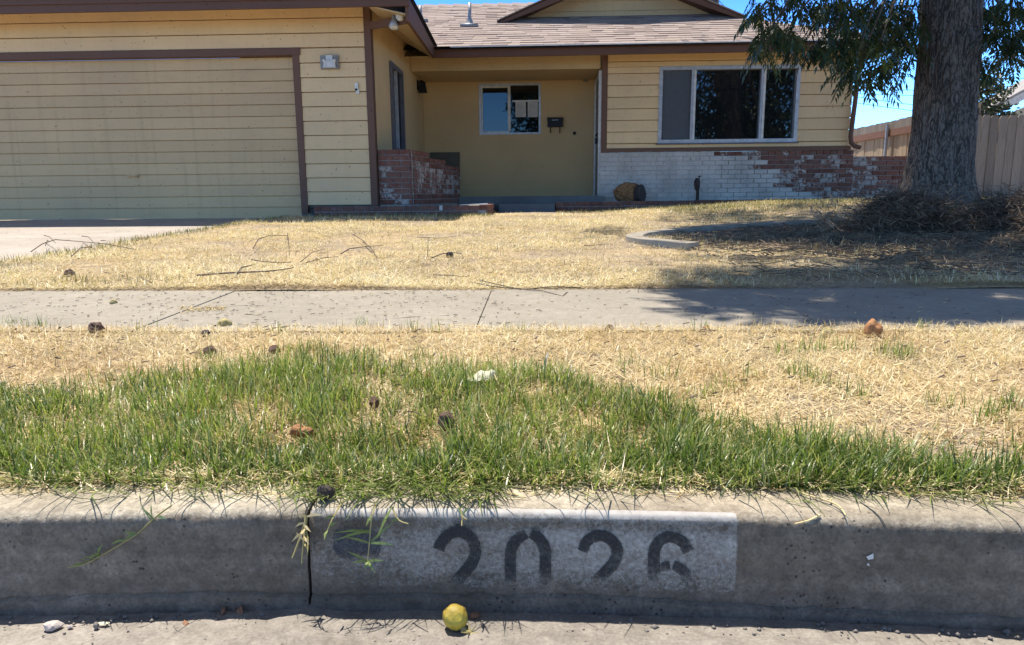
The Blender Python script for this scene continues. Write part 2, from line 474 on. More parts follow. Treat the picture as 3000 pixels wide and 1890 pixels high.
def nut_mat(name, c1, c2, sc=9, rough=.8):
    m, t, p = nodes(name)
    v = wpos(t, (1, 1, 1), True)
    a = noise(t, v, sc * 6, 5, .65)
    col = ramp(t, a, [(.35, c1), (.62, c2)])
    setc(t, p, col); p.inputs['Roughness'].default_value = rough
    bump(t, p, noise(t, v, 160, 4, .7), .5, .003); return m
M['nut_brown'] = nut_mat('brown dried husk', (.045, .022, .014), (.14, .07, .042))
M['nut_dark'] = nut_mat('blackened husk', (.02, .014, .011), (.06, .04, .03))
M['nut_orange'] = nut_mat('orange brown husk', (.24, .10, .035), (.40, .19, .07))
M['nut_tan'] = nut_mat('tan green husk', (.30, .22, .08), (.46, .38, .16))
M['nut_yellow'] = nut_mat('yellow weathered husk', (.20, .12, .02), (.56, .43, .05), 2.2, .55)

# ------------------------------------------------------------------ ground, road, kerb, sidewalk, driveway
mb = MB(); mb.box(-400, 400, -400, 400, -1.2, -0.70)
tag(mb.part('ground', M['soil']), kind='structure')
V, Q = grid(np.concatenate([np.linspace(-40, -14, 8), np.linspace(-13.5, 18, 130), np.linspace(19, 60, 10)]), np.concatenate([np.linspace(WALK1 - .02, 11, 60), np.linspace(11.5, 60, 14)]),
            lambda X, Y: gz(X, Y) + np.where(X < -3.3, -.06, 0) + .012 * np.sin(X * 3.1 + Y * 1.7) * np.sin(Y * 2.3 - X))
tag(np_obj('lawn_ground', np_mesh('lawn_ground', V, Q, M['soil'], smooth=True)), kind='structure')
V, Q = grid(np.linspace(-14, 14, 120), np.linspace(VERGE0 - .06, WALK0, 10), lambda X, Y: gz(X, Y) + .006 * np.sin(X * 9) * np.sin(Y * 11))
tag(np_obj('verge_ground', np_mesh('verge_ground', V, Q, M['soil'], smooth=True)), kind='structure')
V, Q = grid(np.linspace(-60, 60, 40), np.linspace(-11, .3, 12), lambda X, Y: -.532 + .08 * sstep((.3 - Y) / 5) * 1.0 + 0 * X)
tag(np_obj('road', np_mesh('road', V, Q, M['asphalt'], smooth=True)), kind='structure')

def fbm(x, y, z, o=4):
    return mnoise.fractal(Vector((x, y, z)), 1.0, 2.0, o)
# kerb profile: offset from KERB_Y and height, from the back of the top to the gutter
PROF = [(.16, -.433), (.10, -.430), (.055, -.4285), (.024, -.429), (.012, -.4312), (.005, -.4352), (.0014, -.4405), (0, -.447)]
PROF += [(-.0006 * k, -.447 - .0132 * k) for k in range(1, 8)]
PROF += [(-.0046, -.5445), (-.0052, -.5475), (-.0018, -.5490), (-.0085, -.5515), (-.0105, -.555), (-.011, -.560), (-.0115, -.566), (-.012, -.571), (-.015, -.577), (-.022, -.59)]
def zgut(Y):
    Y = np.asarray(Y, float)
    return -.5745 + .16 * np.clip(.893 - Y, 0, .06) + .08 * np.clip(.833 - Y, 0, .6)
V, Q = grid(np.linspace(-2.4, 2.4, 300), np.linspace(.25, .93, 44), lambda X, Y: zgut(Y))
V[:, 2] += np.array([.0022 * fbm(x * 30, y * 30, 0) + .002 * fbm(x * 6, y * 6, 3) for x, y in V[:, :2]])
ridge = np.exp(-((V[:, 0] + .33) / .025) ** 2) * .006
V[:, 2] += ridge
V[:, 1] += bend(V[:, 0])
tag(np_obj('gutter', np_mesh('gutter', V, Q, M['gutter'], smooth=True)), kind='structure')
mb = MB(); mb.box(-30, -2.4, .25, .93, -.8, -.567); mb.box(2.4, 30, .25, .93, -.8, -.567)
tag(mb.part('gutter', M['gutter']), kind='structure')

def face_y(z):
    zs = [p[1] for p in PROF[3:]][::-1]; os_ = [p[0] for p in PROF[3:]][::-1]
    return KERB_Y + np.interp(z, zs, os_)
JOINT_X = -0.326
def kerb_seg(x0, x1, n):
    xs = np.linspace(x0, x1, n); P = np.array(PROF); m = len(P)
    V = np.zeros((n, m, 3))
    for i, x in enumerate(xs):
        rag = .006 * fbm(x * 4, 1.3, 0) + .0028 * fbm(x * 26, 0, 5)
        tilt = -.012 * (x + .6) if x > -.6 else 0
        for j in range(m):
            o, z = P[j]
            dn = .0022 * fbm(x * 55, z * 55, 2) + .0022 * fbm(x * 9, z * 9, 8) + (.0016 if j < 10 else .0008) * mnoise.noise(Vector((x * 190, z * 190, 4)))
            w = np.clip(1 - abs(z + .549) / .020, 0, 1)
            edge = .0035 * max(0, 1 - min(abs(x - x0), abs(x - x1)) / .012) if j < m - 1 else 0
            V[i, j] = (x, KERB_Y + o + dn + edge + bend(x), z + w * (rag + tilt * .8) - edge * (z > -.46))
    idx = np.arange(n * m).reshape(n, m)
    Q = np.stack([idx[:-1, :-1], idx[:-1, 1:], idx[1:, 1:], idx[1:, :-1]], -1).reshape(-1, 4)
    V = V.reshape(-1, 3).tolist(); Q = [tuple(q) for q in Q]
    for e in (0, n - 1):                       # closed ends
        b = len(V); V += [list(V[e * m + j]) for j in range(m)] + [[V[e * m][0], KERB_Y + .16, -.70], [V[e * m][0], KERB_Y - .02, -.70]]
        Q.append(tuple([b + j for j in range(m)] + [b + m + 1, b + m]) if e else tuple([b + j for j in range(m)] + [b + m + 1, b + m])[::-1])
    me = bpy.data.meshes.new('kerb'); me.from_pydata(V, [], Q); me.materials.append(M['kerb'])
    me.polygons.foreach_set('use_smooth', [len(q) == 4 for q in Q]); me.update(); return me
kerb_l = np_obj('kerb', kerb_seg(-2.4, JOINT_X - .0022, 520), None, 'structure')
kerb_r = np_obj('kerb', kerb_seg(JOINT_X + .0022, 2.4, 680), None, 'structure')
mb = MB(); mb.box(-30, -2.4, KERB_Y - .06, KERB_Y + .16, -.7, -.43); mb.box(2.4, 30, KERB_Y - .06, KERB_Y + .16, -.7, -.43)
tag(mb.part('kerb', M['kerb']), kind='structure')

def paint_mat(name, c, wearscale, lo=.35, hi=.6, amax=1.0):
    m, t, p = nodes(name)
    v = wpos(t)
    at = N(t, 'ShaderNodeAttribute', attribute_name='wear')
    n = math_(t, 'ADD', math_(t, 'MULTIPLY', noise(t, v, wearscale, 6, .75), .65), math_(t, 'MULTIPLY', noise(t, wpos(t, (1, 1, 2.2)), 16, 4, .6), .35))
    k = math_(t, 'SUBTRACT', n, at.outputs['Fac'])
    a = ramp(t, k, [(lo, .0), (hi, amax)])
    setc(t, p, mixc(t, .4, c, noise(t, v, 60, 4), 'OVERLAY')); p.inputs['Roughness'].default_value = .8
    tr = N(t, 'ShaderNodeBsdfTransparent'); mx = N(t, 'ShaderNodeMixShader')
    t.links.new(a, mx.inputs[0]); t.links.new(tr.outputs[0], mx.inputs[1]); t.links.new(p.outputs[0], mx.inputs[2])
    t.links.new(mx.outputs[0], t.nodes['Material Output'].inputs[0]); return m
M['paint_white'] = paint_mat('worn white kerb paint', (.54, .49, .43), 170, .27, .60, .85)
M['paint_black'] = paint_mat('worn black stencil paint', (.026, .025, .025), 210, .27, .50, .90)
M['paint_blue'] = paint_mat('worn dark blue paint', (.042, .05, .068), 180, .30, .56, .75)

def on_face(px, py):
    """point of the kerb face under a pixel (x, z)"""
    Y = KERB_Y
    for _ in range(5):
        p = at_y(px, py, Y); Y = float(face_y(p[2])) + float(bend(p[0]))
    return p[0], p[2]
def face_sheet(name, X, Z, wear, faces, mat, lift):
    X = np.asarray(X); Z = np.asarray(Z)
    Vv = np.stack([X, face_y(Z) + bend(X) - lift, Z + np.where(Z > -.45, lift, 0)], 1)
    return np_obj(name, np_mesh(name, Vv, faces, mat, {'wear': wear}), kerb_r)
# white box: follows the rounded kerb edge
xa, _ = on_face(915, 1600); xb, _ = on_face(2163, 1600)
us = np.linspace(xa, xb, 150); zs = np.concatenate([np.linspace(-.4315, -.447, 12), np.linspace(-.452, -.541, 30)])
X, Z = np.meshgrid(us, zs)
edge_r = np.clip((X - (xb - .004)) / .004, 0, 1) * .25
edge_l = np.clip(((xa + .10) - X) / .10, 0, 1) * .10
bot = np.clip((-.510 - Z) / .035, 0, 1) * .16
topw = np.clip((Z + .4305) / .0015, 0, 1) * .5
band = .14 * np.exp(-((Z + .449) / .0065) ** 2)
corner = np.where((X > xb - .012) & (Z > -.4385) & ((X - xb + .012) ** 2 + ((Z + .4385) * 1.1) ** 2 > .0108 ** 2), .5, 0)
wear = .07 - .21 * np.clip((Z + .441) / .006, 0, 1) + edge_r + edge_l + bot + topw + band + corner + .05 * np.clip((.02 - X) / .2, 0, 1)
nx = len(us); ii, jj = np.meshgrid(np.arange(nx - 1), np.arange(len(zs) - 1)); a = (jj * nx + ii).ravel()
face_sheet('painted_panel', X.ravel(), Z.ravel(), wear.ravel(), np.stack([a, a + nx, a + nx + 1, a + 1], 1), M['paint_white'], .0022)
# digits: strokes traced as centre lines with a half width, laid on the face
def cr(x, y): return 950 + x / 2.1673, 1190 + y / 2.1673     # enlarged-view pixels of this area
def bez(pts, n=14):
    """Catmull-Rom through points"""
    P = [pts[0]] + list(pts) + [pts[-1]]; out = []
    for i in range(1, len(P) - 2):
        for k in range(n):
            t = k / n; p0, p1, p2, p3 = [np.array(q, float) for q in P[i - 1:i + 3]]
            out.append(.5 * ((2 * p1) + (-p0 + p2) * t + (2 * p0 - 5 * p1 + 4 * p2 - p3) * t * t + (-p0 + 3 * p1 - 3 * p2 + p3) * t ** 3))
    out.append(np.array(pts[-1], float)); return np.array(out)
def stroke(X, Z, W, Fc, pts, hw, wear_fn, nw=6):
    c = bez(pts); d = np.gradient(c, axis=0); d /= np.linalg.norm(d, axis=1)[:, None]; nrm = np.stack([-d[:, 1], d[:, 0]], 1)
    hws = np.interp(np.linspace(0, 1, len(c)), np.linspace(0, 1, len(hw)), hw)
    base = len(X)
    for i in range(len(c)):
        for k in range(nw + 1):
            q = c[i] + nrm[i] * hws[i] * (2 * k / nw - 1)
            x, z = on_face(*cr(*q)); X.append(x); Z.append(z); W.append(wear_fn(q[0], q[1]))
    for i in range(len(c) - 1):
        for k in range(nw):
            a = base + i * (nw + 1) + k; Fc.append((a, a + 1, a + nw + 2, a + nw + 1))
def fade(x, y): return .02 + .34 * max(0, min(1, (y - 1040) / 150))
DIG = [
    [([(728, 905), (752, 850), (800, 806), (862, 792), (925, 822), (960, 895), (945, 975), (890, 1050), (835, 1110), (800, 1150)], [36, 36, 36, 36, 37, 37, 37, 38, 40, 36])],
    [([(1284, 805), (1225, 840), (1187, 905), (1182, 1000), (1183, 1145)], [28, 36, 36, 36, 36]), ([(1309, 803), (1365, 835), (1402, 905), (1404, 1000), (1403, 1160)], [28, 36, 37, 37, 37])],
    [([(1640, 915), (1668, 850), (1740, 815), (1815, 838), (1858, 905), (1838, 985), (1780, 1050), (1700, 1130)], [32, 35, 35, 36, 38, 38, 38, 38])],
    [([(2310, 918), (2275, 858), (2200, 823), (2130, 845), (2093, 915), (2090, 1000), (2090, 1145)], [36, 36, 35, 36, 38, 38, 37]), ([(2192, 1002), (2150, 1012), (2122, 1036)], [30, 28, 10]), ([(2212, 1003), (2262, 1025), (2300, 1075), (2308, 1130)], [30, 34, 34, 32])],
]
for k, ds in enumerate(DIG):
    X, Z, W, Fc = [], [], [], []
    extra = .08 if k == 3 else (.05 if k == 2 else .0)
    for pts, hw in ds:
        stroke(X, Z, W, Fc, pts, hw, lambda x, y: fade(x, y) + extra * .6)
    if k == 2:
        stroke(X, Z, W, Fc, [(1530, 995), (1580, 975), (1640, 990)], [14, 26, 12], lambda x, y: .27)
        stroke(X, Z, W, Fc, [(1690, 740), (1695, 762), (1698, 785)], [6, 18, 26], lambda x, y: .22)
    face_sheet('painted_digit', X, Z, W, Fc, M['paint_black'], .0036)
# dark blue emblem left of the number, mostly worn off
X, Z, W, Fc = [], [], [], []
stroke(X, Z, W, Fc, [(60, 850), (130, 850), (210, 855), (290, 880), (330, 960)], [50, 125, 125, 90, 10], lambda x, y: .04 + .22 * max(0, (abs(y - 860) - 70) / 70), 10)
face_sheet('painted_emblem', X, Z, W, Fc, M['paint_blue'], .003)
for q in ([(2535, 1628), (2556, 1618), (2556, 1634), (2541, 1637)], [(2536, 1652), (2541, 1646), (2546, 1656)]):
    P3 = [on_face(*v) for v in q]; MB().add([(x, float(face_y(z)) + float(bend(x)) - .003, z) for x, z in P3], [tuple(range(len(P3)))]).part('paint_chip', M['white_trim'], kerb_r)

# sidewalk slabs
sw = tag(bpy.data.objects.new('sidewalk', None), kind='structure'); link(sw)
for k in range(-9, 10):
    x0 = -.205 + 1.112 * k + .0022; x1 = x0 + 1.1076
    dz = random.uniform(-.002, .002); sk = -.03
    mb = MB()
    b = [(x0 + sk * 0, WALK0 + .012, -.56), (x1, WALK0 + .012, -.56), (x1, WALK1 - .005, -.56), (x0, WALK1 - .005, -.56)]
    tp = [(x0, WALK0, -.417 + dz), (x1, WALK0, -.417 + dz), (x1, WALK1, -.392 + dz), (x0, WALK1, -.392 + dz)]
    mb.hexa(b, tp)
    o = mb.part('slab', M['walk'], sw)
mb = MB(); mb.box(-14, 14, WALK0, WALK1, -.6, -.44); tag(mb.part('sidewalk_bed', M['soil']), kind='structure')
# driveway with its joints
dv = tag(bpy.data.objects.new('driveway', None), kind='structure'); link(dv)
for (x0, x1) in ((-6.06, -3.25), (-9.2, -6.07)):
    for (y0, y1) in ((WALK1 + .006, 6.05), (6.06, 9.30)):
        mb = MB()
        mb.hexa([(x0, y0, -.6), (x1, y0, -.6), (x1, y1, -.6), (x0, y1, -.6)], [(x0, y0, zdrive(y0)), (x1, y0, zdrive(y0)), (x1, y1, zdrive(y1)), (x0, y1, zdrive(y1))])
        mb.part('slab', M['drive'], dv)

# ------------------------------------------------------------------ house
YG, YR, YB = 9.2, 11.7, 12.9
house = empty('house', (0, 11.7, -.1), 'single storey ocher yellow house with brown trim, attached garage and brick base', 'house')
HR = []                                                       # pieces of the house
def hp(mb, name, mat, parent=house, smooth=False): return mb.part(name, mat, parent, smooth)

GX1 = -2.13
# garage body
mb = MB()
mb.box(-9.2, -3.03, YG + .03, YG + .2, 1.80, 2.36); mb.box(-3.06, GX1 - .005, YG + .03, YG + .2, -.085, 2.36)
wall_g = hp(mb, 'garage_wall', M['siding'])
mb = MB(); mb.box(-3.14, GX1, YG + .0455, YG + .2, -.40, -.0855); hp(mb, 'foundation', M['step'])
zl = [1.502 + .178 * k for k in range(-9, 6)]
def board(x0, x1, z0, z1, y, parent, mat, proud=.022):
    g = .0052
    m_ = MB(); z0 += g; z1 -= g
    m_.hexa([(x0, y - proud, z0), (x1, y - proud, z0), (x1, y + .029, z0), (x0, y + .029, z0)], [(x0, y - proud * .55, z1), (x1, y - proud * .55, z1), (x1, y + .029, z1), (x0, y + .029, z1)])
    return m_.part('siding_board', mat, parent)
for k, z in enumerate(zl[:-1]):
    z1 = zl[k + 1]
    if z < 1.75: board(-3.028, -2.192, max(z, -.095), z1 if z1 < 1.9 else z1, YG, wall_g, M['siding'])
for k, z in enumerate(zl):
    z1 = z + .178
    if z1 > 1.87 and z < 2.35:
        board(-9.2, -2.192, max(z, 1.863), min(z1, 2.36), YG, wall_g, M['siding'])
# extra piece right of the door beside the header
board(-3.028, -2.192, 1.68, 1.858, YG, wall_g, M['siding']) if False else None
# garage door
gd = MB(); gd.box(-9.2, -3.12, YG + .115, YG + .15, -.255, 1.78)
gd = hp(gd, 'garage_door', M['door_paint'])
nb = 14; hb = (1.775 + .262) / nb
for k in range(nb):
    z0 = -.262 + k * hb
    m_ = MB(); g = .0052
    pr = .03 if k != nb - 1 else .022
    m_.hexa([(-9.2, YG + .115 - pr, z0 + g), (-3.118, YG + .115 - pr, z0 + g), (-3.118, YG + .114, z0 + g), (-9.2, YG + .114, z0 + g)],
            [(-9.2, YG + .115 - pr * .72, z0 + hb - g), (-3.118, YG + .115 - pr * .72, z0 + hb - g), (-3.118, YG + .114, z0 + hb - g), (-9.2, YG + .114, z0 + hb - g)])
    m_.part('door_panel', M['door_paint'], gd)
p = at_y(389, 516, YG + .08)
mb = MB(); mb.tube([(p[0] - .055, YG + .085, p[2]), (p[0] - .05, YG + .055, p[2]), (p[0] + .05, YG + .055, p[2]), (p[0] + .055, YG + .085, p[2])], .011, 8)
mb.box(p[0] - .075, p[0] + .075, YG + .076, YG + .086, p[2] - .022, p[2] + .022)
hp(mb, 'door_handle', M['door_paint'], gd)
# brown trims round the door and at the corner
mb = MB(); mb.box(-9.2, -3.012, YG - .035, YG + .10, 1.778, 1.862); hp(mb, 'door_header', M['trim'])
mb = MB(); mb.box(-3.116, -3.03, YG - .03, YG + .11, -.20, 1.777); hp(mb, 'door_jamb', M['trim'])
mb = MB(); mb.box(-2.190, -2.105, YG - .032, YG + .0, -.105, 2.34); mb.box(-2.128, -2.103, YG + .0005, YG + .09, -.105, 2.30); hp(mb, 'corner_board', M['trim'])
# garage side wall (stucco), slightly out of square as built
SW = [(-2.128, YG), (-2.06, YR), (-2.075, YB + .2)]
def swx(Y): return np.interp(Y, [s[1] for s in SW], [s[0] for s in SW])
def sw_piece(mb, y0, y1, z0, z1):
    mb.hexa([(swx(y0) - .15, y0, z0), (swx(y0), y0, z0), (swx(y1), y1, z0), (swx(y1) - .15, y1, z0)], [(swx(y0) - .15, y0, z1), (swx(y0), y0, z1), (swx(y1), y1, z1), (swx(y1) - .15, y1, z1)])
wy0, wy1, wz0, wz1 = 10.22, 11.08, .66, 1.86
mb = MB(); Y0 = YG + .10
sw_piece(mb, Y0, wy0, -.4, 2.36); sw_piece(mb, wy1, YR, -.4, 2.36); sw_piece(mb, YR, YB + .15, -.4, 2.36); sw_piece(mb, wy0, wy1, -.4, wz0); sw_piece(mb, wy0, wy1, wz1, 2.36)
hp(mb, 'side_wall', M['stucco'])
sd = MB(); sd.box(swx(10.6) - .045, swx(10.6) - .03, wy0, wy1, wz0, wz1)
sdw = hp(sd, 'window', M['glass'])
mb = MB()
for a, b, c, d in ((wy0 - .02, wy0 + .05, wz0 - .02, wz1 + .02), (wy1 - .05, wy1 + .02, wz0 - .02, wz1 + .02), (wy0 + .05, wy1 - .05, wz1 - .05, wz1 + .02), (wy0 + .05, wy1 - .05, wz0 - .02, wz0 + .05)):
    mb.box(swx(10.6) - .06, swx(10.6) + .022, a, b, c, d)
mb.part('frame', M['dark_alu'], sdw)
mb = MB(); ym = 10.62; mb.box(swx(10.6) - .028, swx(10.6) + .016, ym - .018, ym + .018, wz0 + .05, wz1 - .05); mb.part('mullion', M['alu'], sdw)
# porch recess: beam, ceiling, back wall, right side wall with the front door
PX1 = 0.985
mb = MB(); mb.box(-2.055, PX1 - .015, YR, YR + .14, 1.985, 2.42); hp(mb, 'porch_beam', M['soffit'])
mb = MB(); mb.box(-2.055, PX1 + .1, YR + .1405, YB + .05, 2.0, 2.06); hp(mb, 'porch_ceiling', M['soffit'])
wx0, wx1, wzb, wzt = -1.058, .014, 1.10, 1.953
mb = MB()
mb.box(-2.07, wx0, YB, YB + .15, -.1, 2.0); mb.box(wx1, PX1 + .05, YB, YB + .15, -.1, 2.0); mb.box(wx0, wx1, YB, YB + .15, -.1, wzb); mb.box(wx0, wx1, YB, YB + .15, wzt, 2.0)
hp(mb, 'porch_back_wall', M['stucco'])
mb = MB(); mb.box(wx0, -.535, YB + .05, YB + .06, wzb, wzt); mb.box(-.535, wx1, YB + .065, YB + .075, wzb, wzt)
pw = hp(mb, 'window', M['glass'])
mb = MB(); fy0, fy1 = YB - .014, YB + .078
mb.box(wx0 - .012, wx0 + .026, fy0, fy1, wzb - .012, wzt + .012); mb.box(wx1 - .026, wx1 + .012, fy0, fy1, wzb - .012, wzt + .012)
mb.box(wx0 + .026, wx1 - .026, fy0, fy1, wzt - .026, wzt + .012); mb.box(wx0 + .026, wx1 - .026, fy0, fy1, wzb - .012, wzb + .018)
mb.part('frame', M['alu'], pw)
mb = MB()
mb.box(wx0 + .027, -.545, YB + .02, YB + .049, wzt - .06, wzt - .027); mb.box(wx0 + .027, -.545, YB + .02, YB + .049, wzb + .019, wzb + .045)
mb.box(wx0 + .027, wx0 + .05, YB + .02, YB + .049, wzb + .046, wzt - .061); mb.box(-.56, -.512, YB + .012, YB + .05, wzb + .046, wzt - .027)
mb.part('sash', M['white_trim'], pw)
# right side wall of the porch and its door
mb = MB(); mb.box(PX1 + .04, PX1 + .14, YR + .08, YB, -.1, 2.0); hp(mb, 'porch_side_wall', M['stucco'])
mb = MB(); mb.box(PX1 - .035, PX1 + .035, YR + .005, YR + .075, 0.0, 1.96); mb.box(PX1 - .02, PX1 + .039, YR + .076, YB - .06, 1.9, 1.96); mb.box(PX1 - .02, PX1 + .039, YB - .13, YB - .06, 0, 1.899)
dr = hp(mb, 'front_door', M['white_trim'])
mb = MB(); mb.box(PX1 + .005, PX1 + .039, YR + .077, YB - .131, .01, 1.899); mb.part('door_leaf', M['grey_plastic'], dr)
mb = MB(); hy = YR + .2
mb.tube([(PX1 + .005, hy, .98), (PX1 - .05, hy, .98)], .028, 10); mb.tube([(PX1 - .045, hy - .0, .98), (PX1 - .05, hy + .1, .98)], .014, 8)
mb.tube([(PX1 + .005, hy, 1.09), (PX1 - .03, hy, 1.09)], .03, 10); mb.box(PX1 - .015, PX1 + .005, hy - .035, hy + .035, .86, 1.2); mb.box(PX1 - .07, PX1 - .02, hy - .03, hy + .03, .84, .93)
mb.part('door_handle', M['black'], dr)
# right wing
RX0, RX1 = PX1 + .02, 4.93
bx0, bx1, bz0, bz1 = 1.93, 4.075, .845, 1.965
mb = MB()
mb.box(RX0, bx0, YR + .03, YR + .2, .70, 2.38); mb.box(bx1, RX1, YR + .03, YR + .2, .70, 2.38); mb.box(bx0, bx1, YR + .03, YR + .2, .70, bz0); mb.box(bx0, bx1, YR + .03, YR + .2, bz1, 2.38)
mb.box(RX1 - .15, RX1 - .001, YR + .201, 16, -.1, 2.38)
wall_r = hp(mb, 'wing_wall', M['siding'])
p0 = at_y(2400, 207.6, YR)[2]; zr = [p0 + .1795 * k for k in range(-7, 4)]
lo = .742
for k, z in enumerate(zr):
    z0, z1 = max(z, lo), z + .1795
    if z1 <= lo + .02: continue
    cuts = [(RX0 + .082, RX1 - .002)]
    if z1 > bz0 - .03 and z0 < bz1 + .03:
        if z0 >= bz0 - .03 and z1 <= bz1 + .03: cuts = [(RX0 + .082, bx0 - .03), (bx1 + .03, RX1 - .002)]
        elif z0 < bz0:
            board(RX0 + .082, RX1 - .002, z0, bz0 - .028, YR, wall_r, M['siding']); z0 = bz0 - .034; cuts = [(RX0 + .082, bx0 - .03), (bx1 + .03, RX1 - .002)]
        else:
            board(RX0 + .082, bx0 - .03, z0, bz1 + .034, YR, wall_r, M['siding']); board(bx1 + .03, RX1 - .002, z0, bz1 + .034, YR, wall_r, M['siding']); z0 = bz1 + .028
    for a, b in cuts: board(a, b, z0, min(z1, 2.38), YR, wall_r, M['siding'])
mb = MB(); mb.box(RX0 - .012, RX0 + .08, YR - .032, YR + .002, .742, 2.36); hp(mb, 'corner_board', M['trim'])
mb = MB(); mb.box(RX0 - .012, RX1 + .02, YR - .05, YR + .03, .683, .741); hp(mb, 'sill_board', M['trim'])
# the big three part window
mb = MB()
m1, m2 = at_y(2031, 300, YR)[0], at_y(2234, 300, YR)[0]
mb.box(m1, m2, YR + .05, YR + .06, bz0, bz1); mb.box(m2, bx1, YR + .062, YR + .072, bz0, bz1)
bw = hp(mb, 'window', M['glass_front'])
mb = MB(); mb.box(bx0 + .03, m1 - .01, YR + .015, YR + .02, bz0 + .03, bz1 - .03); mb.part('insect_screen', M['screen'], bw)
mb = MB(); mb.box(bx0, m1, YR + .075, YR + .085, bz0, bz1); mb.part('pane', M['glass_front'], bw)
mb = MB(); y0, y1 = YR - .03, YR + .088
mb.box(bx0 - .03, bx0 + .028, y0, y1, bz0 - .03, bz1 + .03); mb.box(bx1 - .026, bx1 + .03, y0, y1, bz0 - .03, bz1 + .03)
mb.box(bx0 + .028, bx1 - .026, y0, y1, bz1 - .026, bz1 + .03); mb.box(bx0 + .028, bx1 - .026, y0, y1, bz0 - .03, bz0 + .026)
mb.part('frame', M['alu'], bw)
for m_ in (m1, m2):
    for dx, mt in ((-.022, M['alu']), (.016, M['white_trim'])):
        mb = MB(); mb.box(m_ + dx - .017, m_ + dx + .017, YR - .018, YR + .0745, bz0 + .027, bz1 - .027); mb.part('mullion', mt, bw)
mb = MB(); mb.box(bx0 - .06, bx1 + .05, YR - .06, YR - .031, bz0 - .05, bz0 - .031); mb.part('sill', M['dark_alu'], bw)

# ---- eaves
EYR, EX = 11.2, -1.6                 # eave line of the right wing / of the garage side
zE = 2.095
mb = MB(); mb.hexa([(-9.3, 8.6, 2.19), (-1.51, 8.6, 2.19), (-1.51, 8.64, 2.19), (-9.3, 8.64, 2.19)], [(-9.3, 8.6, 2.345), (-1.51, 8.6, 2.345), (-1.51, 8.64, 2.345), (-9.3, 8.64, 2.345)])
mb.box(-9.3, -1.60, 8.575, 8.5995, 2.275, 2.36)
hp(mb, 'front_fascia', M['trim'])
mb = MB()
mb.hexa([(-1.565, 8.641, 2.03), (-1.525, 8.641, 2.03), (-1.60, EYR + .04, zE), (-1.64, EYR, zE)], [(-1.565, 8.641, 2.30), (-1.525, 8.641, 2.30), (-1.60, EYR + .04, 2.255), (-1.64, EYR, 2.255)])
hp(mb, 'side_fascia', M['trim'])
mb = MB(); mb.hexa([(-1.599, EYR, zE), (5.22, EYR - .02, zE + .01), (5.22, EYR + .02, zE + .01), (-1.599, EYR + .04, zE)], [(-1.599, EYR, 2.225), (5.22, EYR - .02, 2.235), (5.22, EYR + .02, 2.235), (-1.599, EYR + .04, 2.225)])
mb.hexa([(5.181, EYR + .021, zE + .01), (5.22, EYR + .021, zE + .01), (5.22, 16, zE + .01), (5.181, 16, zE + .01)], [(5.181, EYR + .021, 2.235), (5.22, EYR + .021, 2.235), (5.22, 16, 2.235), (5.181, 16, 2.235)])
hp(mb, 'eave_fascia', M['trim'])
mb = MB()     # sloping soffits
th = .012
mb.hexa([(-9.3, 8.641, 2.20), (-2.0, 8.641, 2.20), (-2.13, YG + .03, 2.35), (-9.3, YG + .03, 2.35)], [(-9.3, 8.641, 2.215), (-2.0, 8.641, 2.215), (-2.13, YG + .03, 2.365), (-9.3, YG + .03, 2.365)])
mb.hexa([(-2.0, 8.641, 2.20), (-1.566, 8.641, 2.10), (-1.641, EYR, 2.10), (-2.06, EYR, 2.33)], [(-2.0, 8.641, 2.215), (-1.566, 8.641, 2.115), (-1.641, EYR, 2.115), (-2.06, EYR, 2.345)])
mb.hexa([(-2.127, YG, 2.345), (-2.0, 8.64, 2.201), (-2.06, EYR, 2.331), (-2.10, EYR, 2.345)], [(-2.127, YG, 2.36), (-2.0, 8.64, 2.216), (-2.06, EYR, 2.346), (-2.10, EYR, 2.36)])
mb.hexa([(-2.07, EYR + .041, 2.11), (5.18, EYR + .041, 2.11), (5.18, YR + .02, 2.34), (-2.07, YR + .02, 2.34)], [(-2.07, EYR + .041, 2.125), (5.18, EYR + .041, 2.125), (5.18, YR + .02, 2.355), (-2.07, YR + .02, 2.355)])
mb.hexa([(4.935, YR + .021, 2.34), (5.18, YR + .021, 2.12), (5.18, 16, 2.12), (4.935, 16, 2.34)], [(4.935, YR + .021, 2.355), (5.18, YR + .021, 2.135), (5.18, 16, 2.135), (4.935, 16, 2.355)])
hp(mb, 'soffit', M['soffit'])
mb = MB(); mb.bar((-2.09, 9.15, 2.105), (-1.575, 8.80, 2.085), .03, .095); hp(mb, 'corner_brace', M['trim'])
mb = MB(); PIT = .435
def roof_z(Y): return 2.238 + PIT * (Y - (EYR - .06))
mb.hexa([(-1.35, EYR - .075, 2.226), (5.27, EYR - .085, 2.232), (5.27, EYR - .03, 2.243), (-1.35, EYR - .03, 2.236)], [(-1.35, EYR - .075, 2.243), (5.27, EYR - .085, 2.249), (5.27, EYR - .03, 2.256), (-1.35, EYR - .03, 2.250)])
hp(mb, 'drip_edge', M['drip'])
